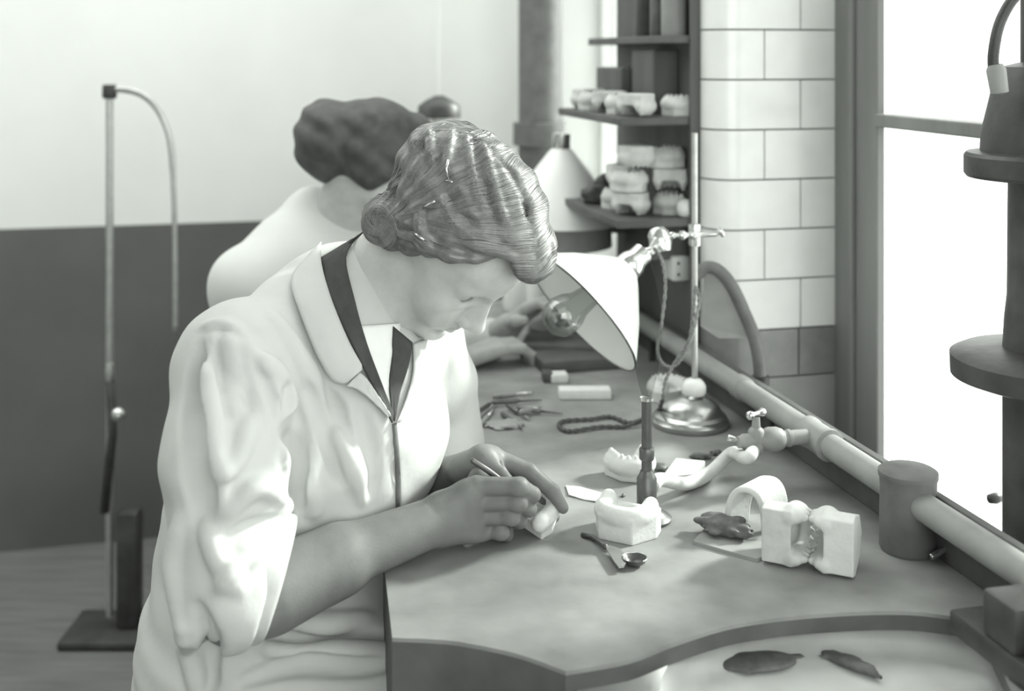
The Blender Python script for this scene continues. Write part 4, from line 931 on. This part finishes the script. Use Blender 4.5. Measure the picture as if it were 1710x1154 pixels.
# dark dress collar, white front, coat collar and lapels
cloth('blouse_front', [(596, 545), (606, 600), (630, 650), (652, 690)], [(668, 540), (664, 590), (660, 640), (655, 692)], 'blouse_white', .006, .006)
cloth('dress_collar', [(534, 432), (548, 490), (580, 560), (612, 624), (655, 706)], [(606, 388), (578, 426), (592, 500), (612, 572), (631, 624), (656, 690)], 'blouse_dark', .012, .010)
cloth('dress_collar', [(656, 545), (655, 590), (650, 640), (655, 700)], [(688, 572), (682, 610), (668, 655), (659, 704)], 'blouse_dark', .008, .008)
cloth('coat_collar', [(503, 440), (486, 470), (500, 520), (528, 590), (556, 636), (578, 640)], [(536, 404), (537, 440), (553, 500), (582, 570), (604, 610), (604, 618)], 'coat_cotton', .010, .019, bulge=.006, parent=coat)
cloth('coat_lapel', [(578, 645), (596, 650), (620, 668), (650, 697)], [(600, 622), (612, 632), (630, 658), (653, 694)], 'coat_cotton', .011, .014, parent=coat)
cloth('coat_lapel', [(690, 575), (690, 620), (680, 660), (662, 706)], [(730, 560), (735, 610), (720, 650), (668, 705)], 'coat_cotton', .008, .010, parent=coat)
cloth('placket', [(656, 708), (660, 780), (662, 852)], [(662, 706), (668, 780), (670, 850)], 'iron_drum', .003, .003, m=3, parent=coat)
# ------------------------------ hair
ha = Field(HD.c-Vector((.23, .17, .17)), HD.c+Vector((.18, .17, .22)), .0022)
HE = lambda c, r, k=0, m='u', ax=None: ha.ell(HD(*c), mm(*r), ax or HD.ax, k*.001, m)
HE((0, 4, 24), (85, 98, 99)); HE((0, -50, 34), (73, 73, 64), 30); HE((0, -30, -20), (56, 34, 44), 30)
for s in (-1, 1): HE((s*66, 2, -8), (22, 50, 44), 22); HE((s*60, 48, 26), (20, 34, 30), 20); HE((s*68, -44, -34), (24, 34, 36), 18)
HE((0, 78, 64), (56, 32, 34), 18); HE((-22, 90, 54), (26, 18, 18), 12)
HL = lambda x, y, z: [((x-HD.c.x)*a.x+(y-HD.c.y)*a.y+(z-HD.c.z)*a.z) for a in HD.ax]
def face_cut(x, y, z):                                             # in front of the hairline
    r, f, h = HL(x, y, z); d1 = (.0185+.70*h-f)/1.22; d2 = (h-.056-.5*np.abs(r))*.9
    return np.maximum(d1, d2)
ha.op(face_cut, ha.lo, ha.lo+ha.n*ha.h, .012, 's')
def nape_cut(x, y, z):
    r, f, h = HL(x, y, z); return np.maximum((h+.088), -(f+.085)) + 0*r
# waves combed into the mass
GA = HD(78, -34, -40)
HX, HY_, HZ = ha._p((slice(None),)*3); r_, f_, h_ = HL(HX, HY_, HZ)
rad = np.sqrt((f_+.034)**2+(h_+.040)**2); ang = np.arctan2(h_+.040, f_+.034)
ha.f += np.where(r_ > -.02, .0018*np.sin(ang*26+30*rad)*np.clip(rad*16, 0, 1)+.0016*np.sin(rad*210+2*ang), .0016*np.sin(ang*26)).astype(np.float32)
ha.cone(HD(14, 98, 46), HD(16, 20, 124), .004, .0035, .006, 's'); ha.cone(HD(16, 20, 124), HD(14, -70, 118), .0035, .003, .006, 's')
for pts in ([(703, 356), (703, 384), (720, 408), (758, 424), (800, 430)], [(738, 330), (756, 362), (782, 394), (826, 416), (858, 424)], [(768, 366), (793, 391), (830, 406)], [(692, 226), (702, 262)], [(718, 214), (727, 278)], [(760, 214), (748, 276)], [(780, 226), (796, 300), (812, 352)], [(808, 236), (830, 310), (846, 372)]):
    ha.fold(pts, .0075, .0042, .006)
    ha.fold([(x+7, y-4) for x, y in pts], .005, .0028, .005, False)
ha.smooth(1); v, fa = ha.mesh(); hair = link('hair', v, fa, 'hair_base', woman); hair['label'] = 'fair wavy hair parted in the middle and pinned at the back'
def strands(starts, target, steps, bias, seed, lift=.0012, step=.0042, wave=.0):
    """combed locks: march points over the hair surface towards a target"""
    r = np.random.default_rng(seed); p = np.array(starts, dtype=np.float32); N = len(p); T = np.array(target, dtype=np.float32); out = []
    for _ in range(3): p = p-ha.grad(p)*ha.sample(p)[:, None]
    for k in range(steps):
        n = ha.grad(p); out.append(p+n*lift*.5)
        d = T-p; L = np.linalg.norm(d, axis=1, keepdims=True); d = d/(L+1e-6)+bias(k/steps, p)
        d = d-n*(d*n).sum(1, keepdims=True); d /= np.linalg.norm(d, axis=1, keepdims=True)+1e-6
        if wave: d += np.cross(n, d)*wave*np.sin(k*.42+r.uniform(0, .6, (N, 1)))
        p = p+d*step*np.clip(L/.03, .02, 1)
        for _ in range(2): p = p-n*ha.sample(p)[:, None]
    return np.stack(out, 1)                                        # N x steps x 3
def lock_mesh(paths, rad, seed, shade):
    r = np.random.default_rng(seed); vs = []; fs = []; cs = []; n = 0
    for q in paths:
        m = len(q); R0 = rad*r.uniform(.6, 1.4); c = shade(q, r); k = 4
        t = np.gradient(q, axis=0); t /= np.linalg.norm(t, axis=1, keepdims=True)+1e-9
        nn = ha.grad(q); b = np.cross(t, nn); e = np.sin(np.pi*np.clip((np.arange(m)+.6)/m, 0, 1))**.5
        for j in range(m):
            w_ = R0*e[j]; vs += [q[j]+b[j]*w_, q[j]+nn[j]*w_*.7, q[j]-b[j]*w_, q[j]-nn[j]*w_*.7]; cs += [c]*4
        for j in range(m-1):
            for i in range(k): fs.append((n+j*k+i, n+j*k+(i+1) % k, n+(j+1)*k+(i+1) % k, n+(j+1)*k+i))
        n += m*k
    return np.array(vs), np.array(fs), np.array(cs)
rs = np.random.default_rng(11)
def at_(n, r0, r1, pts):
    out = []
    for i in range(n):
        t = rs.uniform(0, len(pts)-1.001); j = int(t); a, b = np.array(pts[j]), np.array(pts[j+1]); q = a+(b-a)*(t-j); q = q+np.array((rs.uniform(r0, r1), rs.normal(0, 3), rs.normal(0, 2))); out.append(list(HD(*[float(x) for x in q])))
    return out
part = [(16, 104, 46), (18, 80, 96), (18, 30, 124), (16, -30, 128), (12, -90, 100), (8, -130, 50)]
fv, hv, rv = A3(HD.f), A3(HD.h), A3(HD.r)
S1 = strands(at_(1100, -7, 10, part), [HD(85, -41, -10)]*1100, 44, lambda t, p: rv*(.9*(1-t))+fv*0, 1, wave=.10)
frontp = [(24, 100, 44), (30, 96, 56), (34, 84, 76), (36, 66, 92)]
S2 = strands(at_(330, 0, 14, frontp), [HD(84, -40, -22)]*330, 46, lambda t, p: rv*(.8*(1-t))-hv*(.55*max(0, .7-t)), 2, wave=.12)
S3 = strands(at_(560, -14, 0, [(14, 104, 46), (16, 80, 96), (16, 30, 124), (14, -30, 128), (10, -90, 110)]), [HD(-80, -30, -36)]*560, 34, lambda t, p: rv*(-.9*(1-t)), 3, wave=.1)
bunc = HD(60, -42, -22)
S4 = strands([list(bunc+HD.r*.03+(HD.f*math.cos(a)+HD.h*math.sin(a))*q) for a, q in zip(rs.uniform(0, 6.28, 220), rs.uniform(.010, .036, 220))], [bunc]*220, 24, lambda t, p: np.cross(rv, p-A3(bunc))*40, 4, step=.0034)
S5 = strands(at_(420, -60, 60, [(10, -60, 118), (10, -100, 100), (0, -132, 40), (0, -120, 0)]), [HD(60, -74, -50)]*420, 36, lambda t, p: -hv*.4, 5)
S6 = strands(at_(260, -14, 12, [(6, 106, 36), (10, 110, 50), (12, 108, 66)]), [HD(84, -40, -22)]*260, 46, lambda t, p: rv*(.9*(1-t))-hv*(.5*max(0, .6-t)), 6, wave=.08)
S7 = strands(at_(200, -22, 4, [(2, 106, 36), (6, 110, 50), (8, 108, 66)]), [HD(-80, -30, -30)]*200, 40, lambda t, p: rv*(-1.0*(1-t)), 7, wave=.08)
S8 = strands(at_(260, -8, 8, [(84, -40, -10), (80, -30, -20), (76, -50, 0), (70, -70, 0)]), [HD(70, -14, -52)]*260, 22, lambda t, p: rv*0-hv*.5, 8)
def sh_(q, r): return float(np.clip(r.normal(.95, .22), .45, 1.6))
sets = [lock_mesh(S, ra, i, sh_) for i, (S, ra) in enumerate(((S1, .00068), (S2, .00068), (S3, .00068), (S4, .00068), (S5, .00068), (S6, .00068), (S7, .00068), (S8, .00068)))]
vs = np.concatenate([s[0] for s in sets]); offs = np.cumsum([0]+[len(s[0]) for s in sets[:-1]]); fs = np.concatenate([s[1]+o for s, o in zip(sets, offs)]); cs = np.concatenate([s[2] for s in sets])
lk = link('hair_locks', vs, fs, 'hair_strand', hair); lk['kind'] = 'stuff'
ca_ = lk.data.color_attributes.new('shade', 'FLOAT_COLOR', 'POINT'); ca_.data.foreach_set('color', np.repeat(cs[:, None], 4, 1).astype(np.float32).ravel())
# hair pins, brows, lips
def surf(px, py, off=.002, fl=None):
    h = (fl or ha).hit(px, py); n = (fl or ha).grad(np.array([list(h)]))[0]; return h+Vector([float(x) for x in n])*off
for pts in ([(748, 268), (746, 282), (750, 300)], [(744, 303), (751, 302), (757, 306)], [(728, 335), (716, 341), (706, 346)], [(693, 388), (700, 394), (708, 401)]):
    MB().tube([surf(*p) for p in pts], .0016, 6).obj('hair_pin', 'nickel', hair, True)
def nail(tip, dip, out):
    t = (tip-dip).normalized(); o_ = (out-t*out.dot(t)).normalized(); s_ = t.cross(o_); c_ = tip+o_*.0052-t*.002; mb = MB(); vs_ = []
    for k in range(12): q = 2*math.pi*k/12; vs_.append(c_+t*.0058*math.cos(q)+s_*.0043*math.sin(q)-o_*.0012*abs(math.sin(q)))
    mb.add(vs_+[c_+o_*.0016-t*.0005], [(k, (k+1) % 12, 12) for k in range(12)]); mb.obj('fingernail', 'nail', bod, True)
nail(FL[0][0][3], FL[0][0][2], Vector((.5, -.35, .8))); nail(FR[0][0][3], FR[0][0][2], Vector((.9, -.2, -.2))); nail(FL[4][0][3], FL[4][0][2], Vector((.2, -.7, .7)))
# carving tool and the cast in her hands
tp = [P(786, 767, 1.366), P(815, 786, 1.372), P(850, 812, 1.378), P(884, 836, 1.385), P(902, 848, 1.388)]
knife = empty('carving_tool', 'slim dark carving tool held in the woman\'s right hand', 'tool', tp[2])
MB().tube([tp[0], tp[0].lerp(tp[1], .1), tp[1], tp[2], tp[3].lerp(tp[2], .3)], [.0018, .0034, .0036, .0034, .0024], 10).obj('handle', 'dark_metal', knife, True)
MB().tube([tp[3].lerp(tp[2], .3), tp[3], tp[4]], [.0016, .0014, .0006], 8).obj('blade', 'nickel', knife, True)
hc = B(893, 893); hcl = Vector((hc.x+.001, hc.y+.020, ZB+.016))
MESH_H = cast_mesh([(-.030, -.024), (.030, -.024), (.033, -.008), (.022, .018), (.0, .029), (-.022, .018), (-.033, -.008)], .020, False, ridge_h=.007, seed=13)
cast('plaster_cast', MESH_H, 'white plaster cast held tilted in the woman\'s left hand', hcl, (Matrix.Rotation(math.radians(27), 3, 'X') @ Matrix.Rotation(math.radians(-41), 3, 'Z')).to_euler())
# stool under her
def stool(c, zs, label):
    s = empty('stool', label, 'stool', (c.x, c.y, 0))
    MB().lathe([(.15, 0), (.16, .006), (.16, .022), (.15, .028), (.001, .030)], Vector((c.x, c.y, zs-.03)), UP, 32).obj('seat', 'wood_stool', s, auto=40)
    for i in range(4):
        a = math.pi/4+i*math.pi/2; d = Vector((math.cos(a), math.sin(a), 0)); MB().tube([Vector((c.x, c.y, zs-.03))+d*.11, Vector((c.x, c.y, 0))+d*.17], [.016, .013], 10).obj('leg', 'wood_stool', s, auto=60)
    for i in range(4):
        a = math.pi/4+i*math.pi/2; d = Vector((math.cos(a), math.sin(a), 0)); e = Vector((-math.sin(a), math.cos(a), 0)); q = Vector((c.x, c.y, .16)); MB().tube([q+d*.15, q+e*.15], .008, 8).obj('stretcher', 'wood_stool', s)
    return s
stool(PEL+Vector((-.01, 0, 0)), .40, 'wooden stool under the woman in the foreground')

# ---------------------------------------------------------------- the second woman, further along the bench
DB = 2.16
H2 = Frame3(P(622, 262, DB), Vector((.86, .40, -.30)), Vector((.22, .05, .95)))
b2 = empty('person', 'second woman in white, dark haired, working with her back turned further along the bench', 'person', (P(470, 900, DB).x, DB, 0))
bf = head_field(H2, H2.c-Vector((.20, .17, .24)), H2.c+Vector((.17, .17, .18)), .0035); lips(bf, H2)
N0 = P(560, 395, DB+.03); bf.cone(N0, H2(0, -18, -60), .060, .052, .02); prt = [bf.mesh()]
S2R = P(424, 482, DB-.12); S2L = P(650, 440, DB+.18); E2R = P(560, 660, DB-.08); E2L = P(760, 610, DB+.24); W2R = P(770, 600, DB+.0); W2L = P(850, 545, DB+.16)
tb2 = Field((-.75, 1.75, .02), (.20, 2.65, 1.02), .011); P2 = P(445, 860, DB)
tb2.cone(N0-UP*.06, P2, .09, .11, .05); tb2.cone(S2R, S2L, .05, .05, .05); tb2.cone(S2R, E2R, .045, .036, .02); tb2.cone(S2L, E2L, .045, .036, .02)
for k_, dy in ((0, -.09), (1, .09)):
    q = P2+Vector((.02, dy, -.02)); kn_ = Vector((-.13, DB+dy*1.2, .49)); an = Vector((-.16, DB+dy*1.2, .07)); tb2.cone(q, kn_, .075, .055, .03); tb2.cone(kn_, an, .05, .032, .02); tb2.cone(an, an+Vector((.12, 0, -.035)), .032, .026, .02)
prt.append(tb2.mesh())
hb2 = Field(W2R-Vector((.25, .25, .1)), W2L+Vector((.14, .2, .1)), .003)
for w_, e_ in ((W2R, E2R), (W2L, E2L)):
    hb2.cone(e_.lerp(w_, .5), w_, .034, .026, .01); d = (w_-e_).normalized(); s_ = d.cross(UP).normalized()
    for i in range(4):
        m = w_+d*.075+s_*(.026-.0175*i)+UP*.004; hb2.cone(w_+s_*(.012-.008*i), m, .016, .012, .010); hb2.chain([m, m+d*.038-UP*.008, m+d*.058-UP*.026, m+d*.060-UP*.042], [.0105, .0095, .0085, .007], .003)
    sg = 1 if w_ is W2L else -1
    hb2.chain([w_+d*.02+s_*.012*sg, w_+d*.06+s_*.046*sg-UP*.01, w_+d*.085+s_*.045*sg-UP*.02], [.014, .0115, .009], .004)
prt.append(hb2.mesh()); v, fa = join(prt); tone(link('body', v, fa, 'skin', b2), len(prt[0][0]), .8)
c2 = Field((-.80, 1.75, .36), (.22, 2.70, 1.06), .007)
ax2 = (Vector((-.80, -.60, 0)), Vector((.6, -.8, 0)), UP)
c2.cone(S2R, N0-UP*.035, .075, .075, .05); c2.cone(S2L, N0-UP*.035, .07, .07, .05); c2.ell(P(500, 560, DB), (.15, .15, .22), None, .08); c2.ell(P(460, 800, DB), (.17, .17, .22), None, .08)
c2.cone(S2R, E2R, .068, .062, .03); c2.cone(E2R, E2R.lerp(W2R, .62), .060, .050, .02); c2.cone(S2L, E2L, .066, .060, .03); c2.cone(E2L, E2L.lerp(W2L, .6), .058, .048, .02)
c2.cone(N0+Vector((-.03, -.01, .0)), N0+Vector((-.045, -.005, .05)), .055, .045, .03)
for dy in (-.09, .09): c2.cone(P2+Vector((.0, dy, 0)), Vector((-.13, DB+dy*1.2, .50)), .12, .09, .05)
Xc, Yc, Zc = c2._p((slice(None),)*3); c2.f += (.004*np.sin(30*Xc+14*Zc)*np.cos(22*Zc+9*Yc)).astype(np.float32)
v, fa = c2.mesh(); link('coat', v, fa, 'coat_far', b2)
h2 = Field(H2.c-Vector((.24, .2, .2)), H2.c+Vector((.2, .2, .2)), .004); K = lambda c, r, k=0: h2.ell(H2(*c), mm(*r), H2.ax, k*.001)
K((0, -2, 20), (84, 98, 90)); h2.ell(P(553, 238, DB-.02), (.068, .07, .074), None, .012); h2.ell(P(545, 212, DB), (.05, .06, .05), None, .02); K((0, 58, 58), (70, 46, 46), 8); K((64, -8, -6), (30, 56, 52), 16); K((-64, -8, -6), (30, 56, 52), 16)
Xh, Yh, Zh = h2._p((slice(None),)*3); h2.f += (.003*np.sin(130*Zh+60*Xh)*np.cos(50*Xh+40*Yh)).astype(np.float32)
h2.op(lambda x, y, z: (lambda r, f, h: np.maximum((.040+.75*h-f)*.8, h-.050)+0*r)(*[((x-H2.c.x)*a.x+(y-H2.c.y)*a.y+(z-H2.c.z)*a.z) for a in H2.ax]), h2.lo, h2.lo+h2.n*h2.h, .01, 's')
v, fa = h2.mesh(); link('hair', v, fa, 'hair_far', b2)
stool(P2+Vector((-.01, 0, 0)), .335, 'wooden stool under the second woman, mostly hidden')
